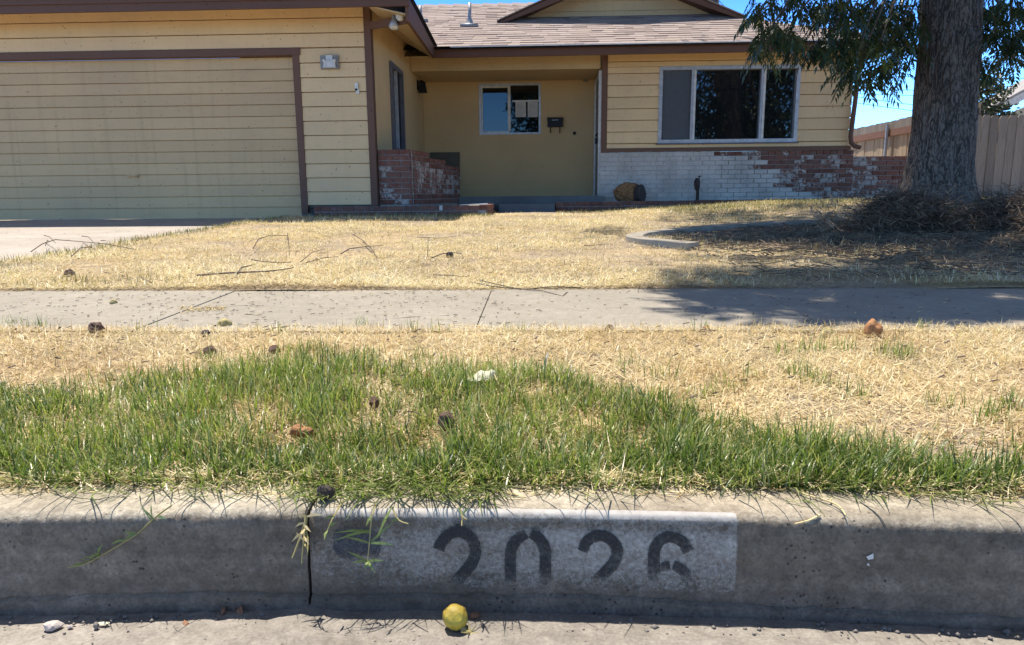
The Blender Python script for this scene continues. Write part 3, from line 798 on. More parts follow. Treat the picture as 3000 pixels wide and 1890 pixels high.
# ---- roof: deck, shingles, gable
Y0R, YRID = EYR - .06, 14.35
ZRID = roof_z(YRID)
GXC, GHW, GY = 1.385, 2.06, 12.72
zgb = roof_z(GY); zga = zgb + .415 * GHW
mb = MB()
hx = lambda Y: 5.27 - (Y - Y0R) * (5.27 - (GXC + GHW)) / (GY - Y0R)       # right hip edge
mb.add([(-6.5, Y0R, 2.20), (hx(Y0R), Y0R, 2.20), (hx(YRID), YRID, ZRID - .04), (-6.5, YRID, ZRID - .04)], [(0, 1, 2, 3)])
mb.add([(-6.5, YRID, ZRID - .04), (hx(YRID), YRID, ZRID - .04), (hx(YRID), 17.6, 2.2), (-6.5, 17.6, 2.2)], [(0, 1, 2, 3)])
mb.add([(5.27, Y0R, 2.20), (5.27, 17.6, 2.2), (hx(YRID), YRID, ZRID - .04)], [(0, 1, 2)])
mb.add([(-9.4, 8.5, 2.36), (-1.5, 8.5, 2.36), (-5.4, 12.4, 4.05), (-9.4, 12.4, 4.05)], [(0, 1, 2, 3)])
mb.add([(-1.5, 8.5, 2.36), (-1.55, EYR - .05, 2.27), (-1.9, 17.5, 2.3), (-5.4, 17.5, 4.05), (-5.4, 12.4, 4.05)], [(0, 1, 2, 3, 4)])
roof = hp(mb, 'roof', M['roof_deck'])
EXPO = .155
sl = math.hypot(1, PIT)
rows = int((YRID - Y0R) * sl / EXPO) + 1
unit = [0, 1]
def shingle_verts(x0, x1, y0, y1, thick, lift):
    n = Vector((0, -PIT, 1)).normalized(); u = Vector((0, 1, PIT)).normalized()
    def P(x, y, h): q = Vector((x, y, roof_z(y))) + n * h; return tuple(q)
    return [P(x0, y0, lift), P(x1, y0, lift), P(x1, y1, .0), P(x0, y1, .0)], [P(x0, y0, lift + thick), P(x1, y0, lift + thick), P(x1, y1, .003), P(x0, y1, .003)]
shl = []
for r in range(rows):
    y0 = Y0R + r * EXPO / sl; y1 = y0 + EXPO / sl * 1.18
    xl = -1.62 - (y0 - Y0R) * 1.0 - .3; xr = hx(y0)
    x = xl + random.uniform(0, .2)
    while x < xr:
        w = random.choice((.14, .19, .24, .30, .36)); x1 = min(x + w - .003, xr)
        if not (y0 > GY + .3 and abs((x + x1) / 2 - GXC) < GHW - (y0 - GY) * .5 - .3) and x1 - x > .03:
            shl.append((r, x, x1, y0, y1, random.choice((.004, .006, .011))))
        x += w
shl.sort(key=lambda s: s[0])
for s in shl[:300]:
    b, tp = shingle_verts(s[1], s[2], s[3], s[4], s[5], .005)
    MB().hexa(b, tp).part('shingle', M['shingle'], roof)
mb = MB(); tints = []
for s in shl[300:]:
    b, tp = shingle_verts(s[1], s[2], s[3], s[4], s[5], .005); mb.hexa(b, tp); tints += [random.random()] * 8
me = mb.mesh('shingle_field', M['shingle']); a = me.attributes.new('tint', 'FLOAT', 'POINT'); a.data.foreach_set('value', tints)
o = np_obj('shingle_field', me, roof, 'stuff')
mb = MB()
x = -4.5
while x < -0.1:                                                           # ridge caps
    mb.hexa([(x, YRID - .14, ZRID - .045), (x + .31, YRID - .14, ZRID - .055), (x + .31, YRID + .14, ZRID - .055), (x, YRID + .14, ZRID - .045)], [(x, YRID - .03, ZRID + .035), (x + .31, YRID - .03, ZRID + .012), (x + .31, YRID + .03, ZRID + .012), (x, YRID + .03, ZRID + .035)])
    x += .285
me = mb.mesh('ridge_cap', M['shingle']); np_obj('ridge_cap', me, roof)
# gable on the front slope
mb = MB()
gy2 = GY + .42
mb.add([(GXC - GHW + .1, gy2, zgb + .02), (GXC + GHW - .1, gy2, zgb + .02), (GXC, gy2, zga - .02)], [(0, 1, 2)])
gab = hp(mb, 'gable', M['siding'])
for k in range(5):
    z0 = zgb + .10 + .165 * k; z1 = z0 + .16
    f0 = max(0.0, GHW - (z0 - zgb) / .415 - .02); f1 = max(0.0, GHW - (z1 - zgb) / .415 - .02)
    if f0 <= .1: break
    MB().hexa([(GXC - f0, gy2 - .02, z0), (GXC + f0, gy2 - .02, z0), (GXC + f0, gy2 - .003, z0), (GXC - f0, gy2 - .003, z0)], [(GXC - f1, gy2 - .014, z1), (GXC + f1, gy2 - .014, z1), (GXC + f1, gy2 - .003, z1), (GXC - f1, gy2 - .003, z1)]).part('siding_board', M['siding'], gab)
for sgn in (-1, 1):
    a = np.array([GXC + sgn * GHW, GY, zgb]); b = np.array([GXC, GY, zga])
    dn = np.array([0, 0, -.15])
    MB().hexa([a + dn * .12, b + dn, b + dn + [0, .035, 0], a + dn * .12 + [0, .035, 0]], [a + [0, 0, .03], b + [0, 0, .03], b + [0, .035, .03], a + [0, .035, .03]]).part('barge_board', M['trim'], gab)
    MB().hexa([a + [0, .036, -.005], b + [0, .036, -.005], b + [0, .41, -.005], a + [0, .41, -.005]], [a + [0, .036, .012], b + [0, .036, .012], b + [0, .41, .012], a + [0, .41, .012]]).part('gable_soffit', M['trim'], gab)
    mbr = MB(); mbr.hexa([a + [sgn * .05, -.03, .031], b + [0, -.03, .051], b + [0, 2.8, .051], a + [sgn * .05, 2.8, .031]], [a + [sgn * .05, -.03, .045], b + [0, -.03, .066], b + [0, 2.8, .066], a + [sgn * .05, 2.8, .045]]); mbr.part('gable_roof', M['shingle'], gab)
mb = MB(); mb.box(GXC - GHW + .25, GXC + GHW - .25, gy2 - .024, gy2 - .004, zgb + .03, zgb + .095); mb.part('flashing', M['dark_alu'], gab)
# vent pipes
for px, yb, yt, r in ((1376, 75, 8, .030), (1231, 62, 18, .032)):
    d = ray(px, yb); t = (2.238 - PIT * Y0R) / (d[2] - PIT * d[1]); p = d * t
    tp = at_y(px, yt, p[1])
    mb = MB(); mb.tube([(p[0], p[1], p[2] - .02), (tp[0], p[1], tp[2])], r, 10); pipe = mb.part('vent_pipe', M['grey_metal'], roof, True)
    mb = MB(); mb.lathe([(r * 2.9, .0), (r * 2.2, .035), (r * 1.05, .13), (r * 1.02, .16)], 14, (p[0], p[1], p[2] + .0)); mb.box(p[0] - .15, p[0] + .15, p[1] - .14, p[1] + .1, p[2] - .05, p[2] + .006); mb.part('flashing', M['grey_metal'], pipe, True)

# ---- bricks
def brick_mesh(seed):
    r = random.Random(seed); b = .06; bb = .11
    pts = {}; V = []
    def vid(ax, s):
        return None
    vs = []; idx = {}
    for sx in (-1, 1):
        for sy in (-1, 1):
            for sz in (-1, 1):
                for ax in range(3):
                    c = [sx * .5, sy * .5, sz * .5]
                    ins = (b * .55, b, bb)
                    for k in range(3):
                        if k != ax: c[k] -= (sx, sy, sz)[k] * ins[k] * .5 * r.uniform(.8, 1.3)
                    c[ax] += (sx, sy, sz)[ax] * r.uniform(-.012, .012)
                    idx[(sx, sy, sz, ax)] = len(vs); vs.append(tuple(c))
    fs = []
    for ax in range(3):
        o1, o2 = [k for k in range(3) if k != ax]
        for s in (-1, 1):
            q = []
            for a1, a2 in ((-1, -1), (1, -1), (1, 1), (-1, 1)):
                k = [0, 0, 0]; k[ax] = s; k[o1] = a1; k[o2] = a2; q.append(idx[(k[0], k[1], k[2], ax)])
            fs.append(q)
    for ax in range(3):                    # edges along ax
        o1, o2 = [k for k in range(3) if k != ax]
        for a1 in (-1, 1):
            for a2 in (-1, 1):
                def ID(s, face):
                    k = [0, 0, 0]; k[ax] = s; k[o1] = a1; k[o2] = a2; return idx[(k[0], k[1], k[2], face)]
                fs.append([ID(-1, o1), ID(1, o1), ID(1, o2), ID(-1, o2)])
    for sx in (-1, 1):
        for sy in (-1, 1):
            for sz in (-1, 1):
                fs.append([idx[(sx, sy, sz, k)] for k in range(3)])
    me = bpy.data.meshes.new('brick'); me.from_pydata(vs, [], fs); me.materials.append(None); 
    import bmesh
    bm = bmesh.new(); bm.from_mesh(me); bmesh.ops.recalc_face_normals(bm, faces=bm.faces); bm.to_mesh(me); bm.free(); return me
BR = [brick_mesh(k) for k in range(4)]
def brick(parent, c, size, rz, mat):
    o = bpy.data.objects.new('brick', random.choice(BR)); 
    o.location = c; o.scale = size; o.rotation_euler = (random.uniform(-.008, .008), random.uniform(-.006, .006), rz + random.uniform(-.012, .012))
    link(o, parent); o.material_slots[0].link = 'OBJECT'; o.material_slots[0].material = M[mat]; return o
def brick_face(parent, a, b, z0, z1, course, blen, thick, pick, outward, start=0.0, header_top=False, gap=.011):
    """running bond from a to b (x, y); outward is the normal of the seen face"""
    a = np.array(a, float); b = np.array(b, float); L = np.linalg.norm(b - a); d = (b - a) / L; rz = math.atan2(d[1], d[0])
    nrm = np.array(outward, float); nc = max(1, int(round((z1 - z0) / course))); ch = (z1 - z0) / nc
    for r in range(nc):
        top = r == nc - 1 and header_top
        bl = blen * .52 if top else blen
        x = -bl * (0.5 if (r % 2) else 0.0) + start
        while x < L - .02:
            x0 = max(x, 0); x1 = min(x + bl, L)
            if x1 - x0 > .03:
                mid = a + d * (x0 + x1) / 2
                c = mid - nrm * (thick / 2 - random.uniform(0, .007))
                fr = ((x0 + x1) / 2 / L, (r + .5) / nc)
                mt = pick(fr, r, nc)
                if mt: brick(parent, (c[0], c[1], z0 + (r + .5) * ch), (x1 - x0 - (.006 if mt == 'brick_white' else gap), thick, ch - (.0055 if mt == 'brick_white' else gap)), rz, mt)
            x += bl
# wainscot under the big window
bl = at_y(1754, 500, YR)[0]; brx = 5.02
zb0, zb1 = -.115, .682
mb = MB(); mb.box(bl + .01, 2.9, YR - .0145, YR + .12, -.35, zb1 - .002); mb.box(bl + .01, bl + .12, YR + .1205, YR + .3, -.3, zb1 - .002)
wains = hp(mb, 'brick_base', M['mortar_white'])
mb = MB(); mb.box(2.9005, brx - .01, YR - .0055, YR + .12, -.35, zb1 - .002); mb.part('mortar', M['mortar'], wains)
def pick_w(f, r, n):
    px = 1754 + f[0] * (2520 - 1754); row = n - 1 - r                     # row 0 at the top
    j = random.uniform(-16, 16)
    if row == 0:
        return 'brick_white' if (px < 2100 and random.random() > .06) else ('brick' if random.random() < .8 else 'brick_patchy')
    if row <= 3: lim = 2228 + (random.uniform(0, 20) if row > 1 else 10)
    elif row <= 8: lim = 2333
    else: lim = 2455
    if abs(px - lim) < 45 and random.random() < .6: return 'brick_patchy'
    if px + j < lim: return 'brick_white'
    if row >= 9: return 'brick_patchy' if random.random() < .6 else 'brick'
    if px > 2455 and px < 2490 and row < 8: return 'brick_patchy' if random.random() < .6 else 'brick'
    return 'brick' if random.random() < .72 else 'brick_patchy'
brick_face(wains, (bl, YR - .02), (brx, YR - .02), zb0, zb1, .0725, .208, .10, pick_w, (0, -1), header_top=True)
# garden wall right of the house
gw = empty('brick_garden_wall', (5.7, YR + .1, -.1), 'low red brick garden wall running from the house corner behind the tree trunk', 'wall')
gx1 = 6.6
mb = MB(); mb.box(brx + .005, gx1, YR + .055, YR + .17, -.3, .572); mb.part('mortar', M['mortar'], gw)
brick_face(gw, (brx + .01, YR + .04), (gx1, YR + .04), -.10, .585, .073, .215, .10, lambda f, r, n: ('brick_patchy' if (f[0] < .24 and random.random() < .75) or (r < 4 and random.random() < .6) else 'brick'), (0, -1))
# planter wall left of the porch
pl = empty('brick_planter_wall', (-1.66, 9.25, -.1), 'low brick planter wall with flaking whitewash beside the garage corner and porch', 'wall')
PA, PB, PC = (-2.095, 9.25), (-1.668, 9.25), (-1.285, 11.5)
mb = MB()
dd = np.array(PC) - np.array(PB); LL = np.linalg.norm(dd); dd /= LL; nn = np.array([dd[1], -dd[0]])
mb.box(PA[0] - .0, PB[0] - .02, 9.262, 9.34, -.3, .602)
for f0, f1, zt in ((0, .33, .602), (.33, .66, .532), (.66, 1.0, .460)):
    a = np.array(PB) + dd * LL * f0 - nn * .014; b = np.array(PB) + dd * (LL * f1 - .012) - nn * .014
    q = [a, b, b - nn * .08, a - nn * .08]
    if f0 == 0: q[0] = q[0] + dd * .06; q[3] = q[3] + dd * .06
    mb.hexa([(*v, -.3) for v in q], [(*v, zt) for v in q])
mb.part('mortar', M['mortar'], pl)
def pick_p(f, r, n):
    return 'brick_patchy' if (f[0] < .3 and random.random() < .35) or (r < 2 and random.random() < .5) or random.random() < .05 else 'brick'
brick_face(pl, PA, (PB[0] + .004, PB[1]), -.10, .612, .0712, .195, .10, pick_p, (0, -1))
for f0, f1, n_ in ((0, .33, 10), (.33, .66, 9), (.66, 1.0, 8)):
    a = np.array(PB) + dd * (LL * f0 + (.10 if f0 == 0 else 0)); b = np.array(PB) + dd * LL * f1
    brick_face(pl, a, b, -.10, -.10 + .0712 * n_, .0712, .205, .10, lambda f, r, n: ('brick' if r >= n - 2 else ('brick_patchy' if (random.random() < .85 and r > 1) else 'brick')), nn)
mb = MB(); mb.add([(-2.05, 9.34, .40), (-1.76, 9.36, .40), (-1.42, 11.5, .34), (-2.05, 11.5, .34)], [(0, 1, 2, 3)]); mb.part('soil', M['soil'], pl)
# brick edging strips
le = empty('brick_border', (-1.9, 8.9, -.25), 'two course red brick planter border along the garage foot, bright chip on its right end', 'border')
EX0, EX1 = -2.87, -.66
mb = MB(); mb.box(EX0 + .01, EX1 - .014, 8.912, 9.02, -.4, -.112); mb.box(EX1 - .10, EX1 - .013, 9.0205, 10.2, -.4, -.112); mb.part('mortar', M['mortar'], le)
brick_face(le, (EX0, 8.90), (EX1 - .1, 8.90), -.25, -.105, .0725, .21, .10, lambda f, r, n: 'brick', (0, -1))
brick_face(le, (EX1, 8.905), (EX1, 10.2), -.25, -.100, .075, .21, .10, lambda f, r, n: 'brick', (1, 0))
mb = MB(); mb.hexa([(-1.0, 8.895, -.104), (-.655, 8.895, -.096), (-.655, 8.99, -.095), (-.95, 8.96, -.104)], [(-1.0, 8.895, -.100), (-.655, 8.895, -.082), (-.655, 8.99, -.083), (-.95, 8.96, -.100)]); mb.part('cap_chip', M['drip'], le)
mb = MB(); q = at_y(1292, 608, 8.898); mb.box(q[0] - .02, q[0] + .02, 8.886, 8.896, q[2] - .035, q[2] + .025); mb.part('paint_patch', M['paper'], le)
mb = MB(); V, Q = grid(np.linspace(-3.0, EX1 - .1, 30), np.linspace(9.0, 11.6, 16), lambda X, Y: -.125 + .012 * np.sin(X * 9) * np.sin(Y * 7)); tag(np_obj('planting_soil', np_mesh('planting_soil', V, Q, M['soil'], smooth=True)), kind='structure')
re_ = empty('brick_border', (2.3, 10.9, -.2), 'long low red brick edging in front of the white painted brick base', 'border')
RY = 10.9
mb = MB(); mb.hexa([(.255, RY + .012, -.4), (4.5, RY + .012, -.4), (4.5, RY + .1, -.4), (.255, RY + .1, -.4)], [(.255, RY + .012, -.098), (4.5, RY + .012, -.072), (4.5, RY + .1, -.072), (.255, RY + .1, -.098)]); mb.part('mortar', M['mortar'], re_)
for (x0, x1, dz) in ((.24, 1.3, 0), (1.3, 2.36, .006), (2.36, 3.42, .013), (3.42, 4.5, .02)):
    brick_face(re_, (x0, RY), (x1, RY), -.24 + dz, -.09 + dz, .075, .212, .10, lambda f, r, n: 'brick', (0, -1))
V, Q = grid(np.linspace(.3, 5.2, 40), np.linspace(RY + .08, YR + .02, 8), lambda X, Y: -.115 + .01 * np.sin(X * 7) + .01 * X * .5); tag(np_obj('planting_soil', np_mesh('planting_soil', V, Q, M['soil'], smooth=True)), kind='structure')
# porch slab, lower step and entry walk
mb = MB(); mb.box(-1.30, PX1 + .04, YR - .30, YB - .002, -.35, -.0); tag(mb.part('porch_slab', M['step']), kind='structure')
mb = MB(); mb.box(-.62, .235, 10.85, YR - .301, -.4, -.115); tag(mb.part('porch_step', M['step']), kind='structure')
mb = MB(); mb.box(-.60, .22, 8.95, 10.849, -.45, -.252); tag(mb.part('entry_path', M['walk']), kind='structure')

# ------------------------------------------------------------------ fixtures on and near the house
# rectangular wall light on the garage
c = at_y(967, 183, YG - .02)
t = empty('wall_light', c, 'rectangular wall light with two bare bulbs on the garage siding', 'wall light')
mb = MB(); mb.box(c[0] - .115, c[0] + .115, YG - .05, YG - .023, c[2] - .085, c[2] + .08); mb.part('back_plate', M['grey_plastic'], t)
mb = MB(); mb.hexa([(c[0] - .075, YG - .10, c[2] - .075), (c[0] + .085, YG - .10, c[2] - .075), (c[0] + .085, YG - .051, c[2] - .075), (c[0] - .075, YG - .051, c[2] - .075)], [(c[0] - .06, YG - .085, c[2] + .015), (c[0] + .075, YG - .085, c[2] + .015), (c[0] + .075, YG - .051, c[2] + .015), (c[0] - .06, YG - .051, c[2] + .015)])
mb.box(c[0] - .035, c[0] + .045, YG - .075, YG - .051, c[2] + .0155, c[2] + .075); mb.part('housing', M['lens'], t)
for dx in (-.062, .072):
    mb = MB(); q = (c[0] + dx, YG - .055, c[2] + .012)
    mb.tube([(q[0], YG - .055, q[2]), (q[0], YG - .07, q[2]), (q[0], YG - .088, q[2]), (q[0], YG - .094, q[2])], [.014, .02, .018, .006], 10); mb.part('bulb', M['white_plastic'], t, True)
# small white worn device
c = at_y(1046, 260, YG - .02)
t = empty('doorbell', c, 'small worn white bell push bracket on siding beside the brown corner board', 'doorbell')
mb = MB(); mb.box(c[0] - .022, c[0] + .02, YG - .042, YG - .023, c[2] - .01, c[2] + .065); mb.box(c[0] - .012, c[0] + .03, YG - .038, YG - .0235, c[2] - .065, c[2] - .0105); mb.part('bracket', M['white_plastic'], t)
mb = MB(); mb.tube([(c[0] - .005, YG - .036, c[2] - .012), (c[0] - .005, YG - .055, c[2] - .014)], .014, 8); mb.part('button', M['black'], t)
# flood light pair at the eave corner
c = np.array([-1.71, 8.86, 2.13])
t = empty('floodlight', c, 'white twin floodlight under the garage eave corner', 'floodlight')
mb = MB(); mb.tube([(-1.72, 8.93, 2.17), (-1.72, 8.90, 2.15)], .05, 12); mb.tube([(-1.72, 8.9, 2.15), (-1.735, 8.85, 2.12)], .012, 8); mb.tube([(-1.72, 8.9, 2.15), (-1.68, 8.84, 2.13)], .012, 8); mb.part('mount', M['white_plastic'], t)
mb = MB(); mb.tube([(-1.742, 8.85, 2.145), (-1.742, 8.84, 2.09), (-1.742, 8.83, 2.06), (-1.742, 8.82, 2.0)], [.022, .026, .045, .062], 14); lh = mb.part('lamp_head', M['grey_metal'], t, True)
mb = MB(); mb.tube([(-1.742, 8.8199, 1.9995), (-1.742, 8.816, 1.988)], [.055, .03], 14); mb.part('lens', M['lens'], lh, True)
mb = MB(); mb.tube([(-1.68, 8.86, 2.12), (-1.665, 8.82, 2.115), (-1.65, 8.76, 2.11)], [.024, .042, .052], 14); lh = mb.part('lamp_head', M['white_plastic'], t, True)
mb = MB(); mb.tube([(-1.6495, 8.7595, 2.11), (-1.648, 8.752, 2.11)], [.046, .025], 14); mb.part('lens', M['lens'], lh, True)
# black lantern on the porch side wall
c = at_y(1238, 254, 12.3); lx = float(swx(12.3))
t = empty('wall_lantern', (lx + .06, 12.3, c[2]), 'black wall lantern in the porch corner above the planter', 'lantern')
mb = MB(); mb.box(lx + .002, lx + .02, 12.26, 12.34, c[2] - .05, c[2] + .11); mb.bar((lx + .02, 12.3, c[2] + .08), (lx + .085, 12.3, c[2] + .10), .02, .02); mb.part('bracket', M['black'], t)
mb = MB(); mb.hexa([(lx + .025, 12.24, c[2] - .1), (lx + .165, 12.24, c[2] - .1), (lx + .165, 12.36, c[2] - .1), (lx + .025, 12.36, c[2] - .1)], [(lx + .045, 12.26, c[2] + .06), (lx + .135, 12.26, c[2] + .06), (lx + .135, 12.34, c[2] + .06), (lx + .045, 12.34, c[2] + .06)]); mb.part('shade', M['black'], t)
mb = MB(); mb.hexa([(lx + .03, 12.25, c[2] + .061), (lx + .15, 12.25, c[2] + .061), (lx + .15, 12.35, c[2] + .061), (lx + .03, 12.35, c[2] + .061)], [(lx + .08, 12.29, c[2] + .1), (lx + .10, 12.29, c[2] + .1), (lx + .10, 12.31, c[2] + .1), (lx + .08, 12.31, c[2] + .1)]); mb.part('cap', M['black'], t)
# mail box
a = at_y(1604, 343, YB - .06); b = at_y(1649, 372, YB - .06)
t = empty('mailbox', ((a[0] + b[0]) / 2, YB - .05, b[2]), 'black wall mounted mailbox with two newspaper hooks on porch wall', 'mailbox')
mb = MB(); mb.box(a[0], b[0], YB - .10, YB - .002, b[2], a[2] - .035); mb.part('body', M['black'], t)
mb = MB(); mb.hexa([(a[0] - .006, YB - .108, a[2] - .075), (b[0] + .006, YB - .108, a[2] - .075), (b[0] + .006, YB - .1005, a[2] - .075), (a[0] - .006, YB - .1005, a[2] - .075)], [(a[0] - .006, YB - .11, a[2] - .03), (b[0] + .006, YB - .11, a[2] - .03), (b[0] + .006, YB - .1005, a[2] - .03), (a[0] - .006, YB - .1005, a[2] - .03)])
mb.hexa([(a[0] - .006, YB - .11, a[2] - .0345), (b[0] + .006, YB - .11, a[2] - .0345), (b[0] + .006, YB - .002, a[2] - .0345), (a[0] - .006, YB - .002, a[2] - .0345)], [(a[0] - .006, YB - .11, a[2] - .028), (b[0] + .006, YB - .11, a[2] - .028), (b[0] + .006, YB - .002, a[2]), (a[0] - .006, YB - .002, a[2])]); mb.part('lid', M['black'], t)
for fx in (.2, .8):
    x = a[0] + (b[0] - a[0]) * fx; mb = MB(); mb.tube([(x, YB - .06, b[2]), (x, YB - .06, b[2] - .08), (x, YB - .075, b[2] - .10), (x, YB - .10, b[2] - .095), (x, YB - .105, b[2] - .07)], .009, 6); mb.part('hook', M['black'], t)
mb = MB(); mb.box(a[0] + .08, b[0] - .08, YB - .1145, YB - .1105, a[2] - .062, a[2] - .054); mb.part('pull_bar', M['grey_metal'], t)
c = at_y(1683, 390, YB - .02)
mb = MB(); mb.tube([(c[0], YB - .001, c[2]), (c[0], YB - .02, c[2]), (c[0], YB - .03, c[2])], [.03, .028, .016], 14); mb.thing('door_buzzer', M['black'], (c[0], YB - .01, c[2]), 'round black bell button on porch wall between mailbox and door', 'doorbell')
c = at_y(1715, 234, YB - .05)
mb = MB(); mb.tube([(c[0], YB - .001, c[2]), (c[0], YB - .05, c[2])], .022, 10); mb.tube([(c[0] - .035, YB - .07, c[2] - .01), (c[0] + .045, YB - .05, c[2] - .01)], .024, 10); mb.thing('security_camera', M['grey_plastic'], (c[0], YB - .04, c[2]), 'small dark sensor high on the porch wall near the door', 'sensor')
# notices in the porch window
for k, (x0, x1, lab) in enumerate(((1510, 1541, 'white typed notice taped to the porch window, nearer the middle bar'), (1546, 1576, 'white typed notice taped to the porch window, next to the outer frame'))):
    a = at_y(x0, 299, YB + .045); b = at_y(x1, 343, YB + .045)
    t = empty('paper_notice', ((a[0] + b[0]) / 2, YB + .045, b[2]), lab, 'notice', 'notices taped to the porch window')
    mb = MB(); mb.box(a[0], b[0], YB + .044, YB + .0445, b[2], a[2]); mb.part('sheet', M['paper'], t)
    mb = MB()
    for r in range(11):
        z = a[2] - .04 - r * .020
        if z < b[2] + .02: break
        L = (b[0] - a[0] - .04) * random.uniform(.65, 1); mb.box(a[0] + .02, a[0] + .02 + L, YB + .0428, YB + .0438, z - .003, z + .003)
    mb.part('print', M['ink'], t)
a = at_y(1501, 294, YB + .045); b = at_y(1578, 298, YB + .045)
mb = MB(); mb.box(a[0], b[0], YB + .0405, YB + .042, b[2], a[2]); mb.thing('tape_strip', M['white_trim'], ((a[0] + b[0]) / 2, YB + .041, b[2]), 'pale tape strip above the two window notices', 'tape')
# grey board standing in the corner
a = at_y(1258, 446, 12.75); b = at_y(1345, 446, 12.75)
mb = MB(); mb.hexa([(a[0], 12.66, 0), (b[0], 12.66, 0), (b[0], 12.69, 0), (a[0], 12.69, 0)], [(a[0], 12.84, a[2]), (b[0], 12.84, a[2]), (b[0], 12.87, a[2]), (a[0], 12.87, a[2])]); mb.thing('plywood_board', M['board'], ((a[0] + b[0]) / 2, 12.7, 0), 'dark plywood board leaning on porch wall behind the planter', 'board')
# downspout at the right corner
mb = MB()
pts = [at_y(2513, 160, YR - .35), at_y(2517, 200, YR - .12), at_y(2505, 300, YR - .1), at_y(2492, 400, YR - .1), at_y(2494, 418, YR - .1), at_y(2503, 428, YR - .12), at_y(2522, 433, YR - .15)]
mb.tube(pts, [.03, .036, .036, .036, .036, .034, .032], 8); hp(mb, 'downspout', M['trim'])
# log by the white bricks
a = at_y(1808, 560, 11.35); b = at_y(1886, 560, 11.2); zb = -.10
t = empty('log', ((a[0] + b[0]) / 2, 11.25, zb), 'brown shaggy rounded log stub with dark round end lying against the white bricks', 'log')
import bmesh
me = bpy.data.meshes.new('bark'); bm = bmesh.new(); bmesh.ops.create_icosphere(bm, subdivisions=5, radius=1)
for v in bm.verts:
    q = v.co.copy(); k = 1 + .16 * mnoise.fractal(q * 1.6, 1, 2, 4) + .07 * mnoise.noise(Vector((q.x * 3, q.y * 9, q.z * 9)))
    v.co = Vector((a[0] + .17 + q.x * .205 * k, 11.33 - q.x * .05 + q.y * .15 * k, zb + .13 + max(-.14, q.z * .165 * k)))
bm.to_mesh(me); bm.free(); me.materials.append(simple('shaggy brown bark', (.25, .135, .06), .9, vary=.6, scale=30, bs=70, bmp=.9)); me.polygons.foreach_set('use_smooth', [True] * len(me.polygons)); np_obj('bark', me, t)
r = random.Random(3); mb = MB()
for k in range(260):
    th = r.uniform(0, 3.14); u = r.uniform(-.9, .9); w_ = math.sqrt(1 - u * u); p = Vector((a[0] + .17 + u * .2, 11.33 - u * .05 - abs(math.cos(th)) * .145 * w_, zb + .13 + math.sin(th) * .16 * w_ - .02)); d = Vector((r.gauss(.2, .5), r.uniform(-.5, -.1), r.gauss(0, .6))).normalized() * r.uniform(.02, .06)
    mb.tube([p, p + d], [.004, .001], 3, cap=False)
mb.part('shaggy_fibres', simple('brown fibres', (.30, .17, .08), .9), t)
mb = MB(); e = Vector((b[0] - .02, 11.20, zb + .125)); d = Vector((.86, -.5, .10)).normalized(); mb.tube([e - d * .10, e - d * .02, e, e + d * .012], [.125, .145, .142, .12], 26); mb.part('cut_end', simple('dark cut wood', (.045, .036, .032), .85, vary=.4, scale=40), t)
# standpipe
c = at_y(2043, 588, 11.45)
t = empty('standpipe', (c[0], 11.45, -.1), 'dark iron water valve standpipe in front of the white bricks', 'valve')
mb = MB(); mb.tube([(c[0], 11.45, -.13), (c[0], 11.45, .10)], .026, 10); mb.part('pipe', M['nut_dark'], t)
mb = MB(); mb.tube([(c[0] - .01, 11.45, .08), (c[0] - .012, 11.45, .12), (c[0] - .015, 11.45, .2), (c[0] - .012, 11.45, .245), (c[0] - .01, 11.45, .26)], [.03, .046, .05, .035, .02], 12); mb.tube([(c[0] - .02, 11.45, .19), (c[0] - .055, 11.42, .20), (c[0] - .06, 11.40, .15), (c[0] - .045, 11.40, .07)], .014, 8); mb.part('valve_body', M['nut_dark'], t, True)
mb = MB(); mb.tube([(c[0] + .015, 11.45, .22), (c[0] + .02, 11.45, .28)], .008, 6); mb.tube([(c[0] - .008, 11.45, .283), (c[0] + .048, 11.45, .287)], .009, 6); mb.part('handle', M['nut_dark'], t)
# rooftop cooler
c = at_y(2078, 10, 14.0)
t = empty('rooftop_cooler', (c[0], 14.0, 3.3), 'dark evaporative cooler box on the roof behind the gable', 'cooler')
mb = MB(); mb.box(c[0] - .30, c[0] + .10, 13.8, 14.4, 3.42, 4.2); mb.part('housing', M['dark_alu'], t)
mb = MB(); mb.box(c[0] + .101, c[0] + .13, 13.78, 13.84, 3.3, 4.22); mb.box(c[0] - .33, c[0] - .301, 13.78, 13.84, 3.3, 4.22); mb.part('corner_post', M['grey_metal'], t)
for k in range(8):
    mb = MB(); mb.hexa([(c[0] - .28, 13.77, 3.45 + k * .09), (c[0] + .08, 13.77, 3.45 + k * .09), (c[0] + .08, 13.799, 3.47 + k * .09), (c[0] - .28, 13.799, 3.47 + k * .09)], [(c[0] - .28, 13.77, 3.46 + k * .09), (c[0] + .08, 13.77, 3.46 + k * .09), (c[0] + .08, 13.799, 3.48 + k * .09), (c[0] - .28, 13.799, 3.48 + k * .09)]); mb.part('louvre', M['dark_alu'], t)

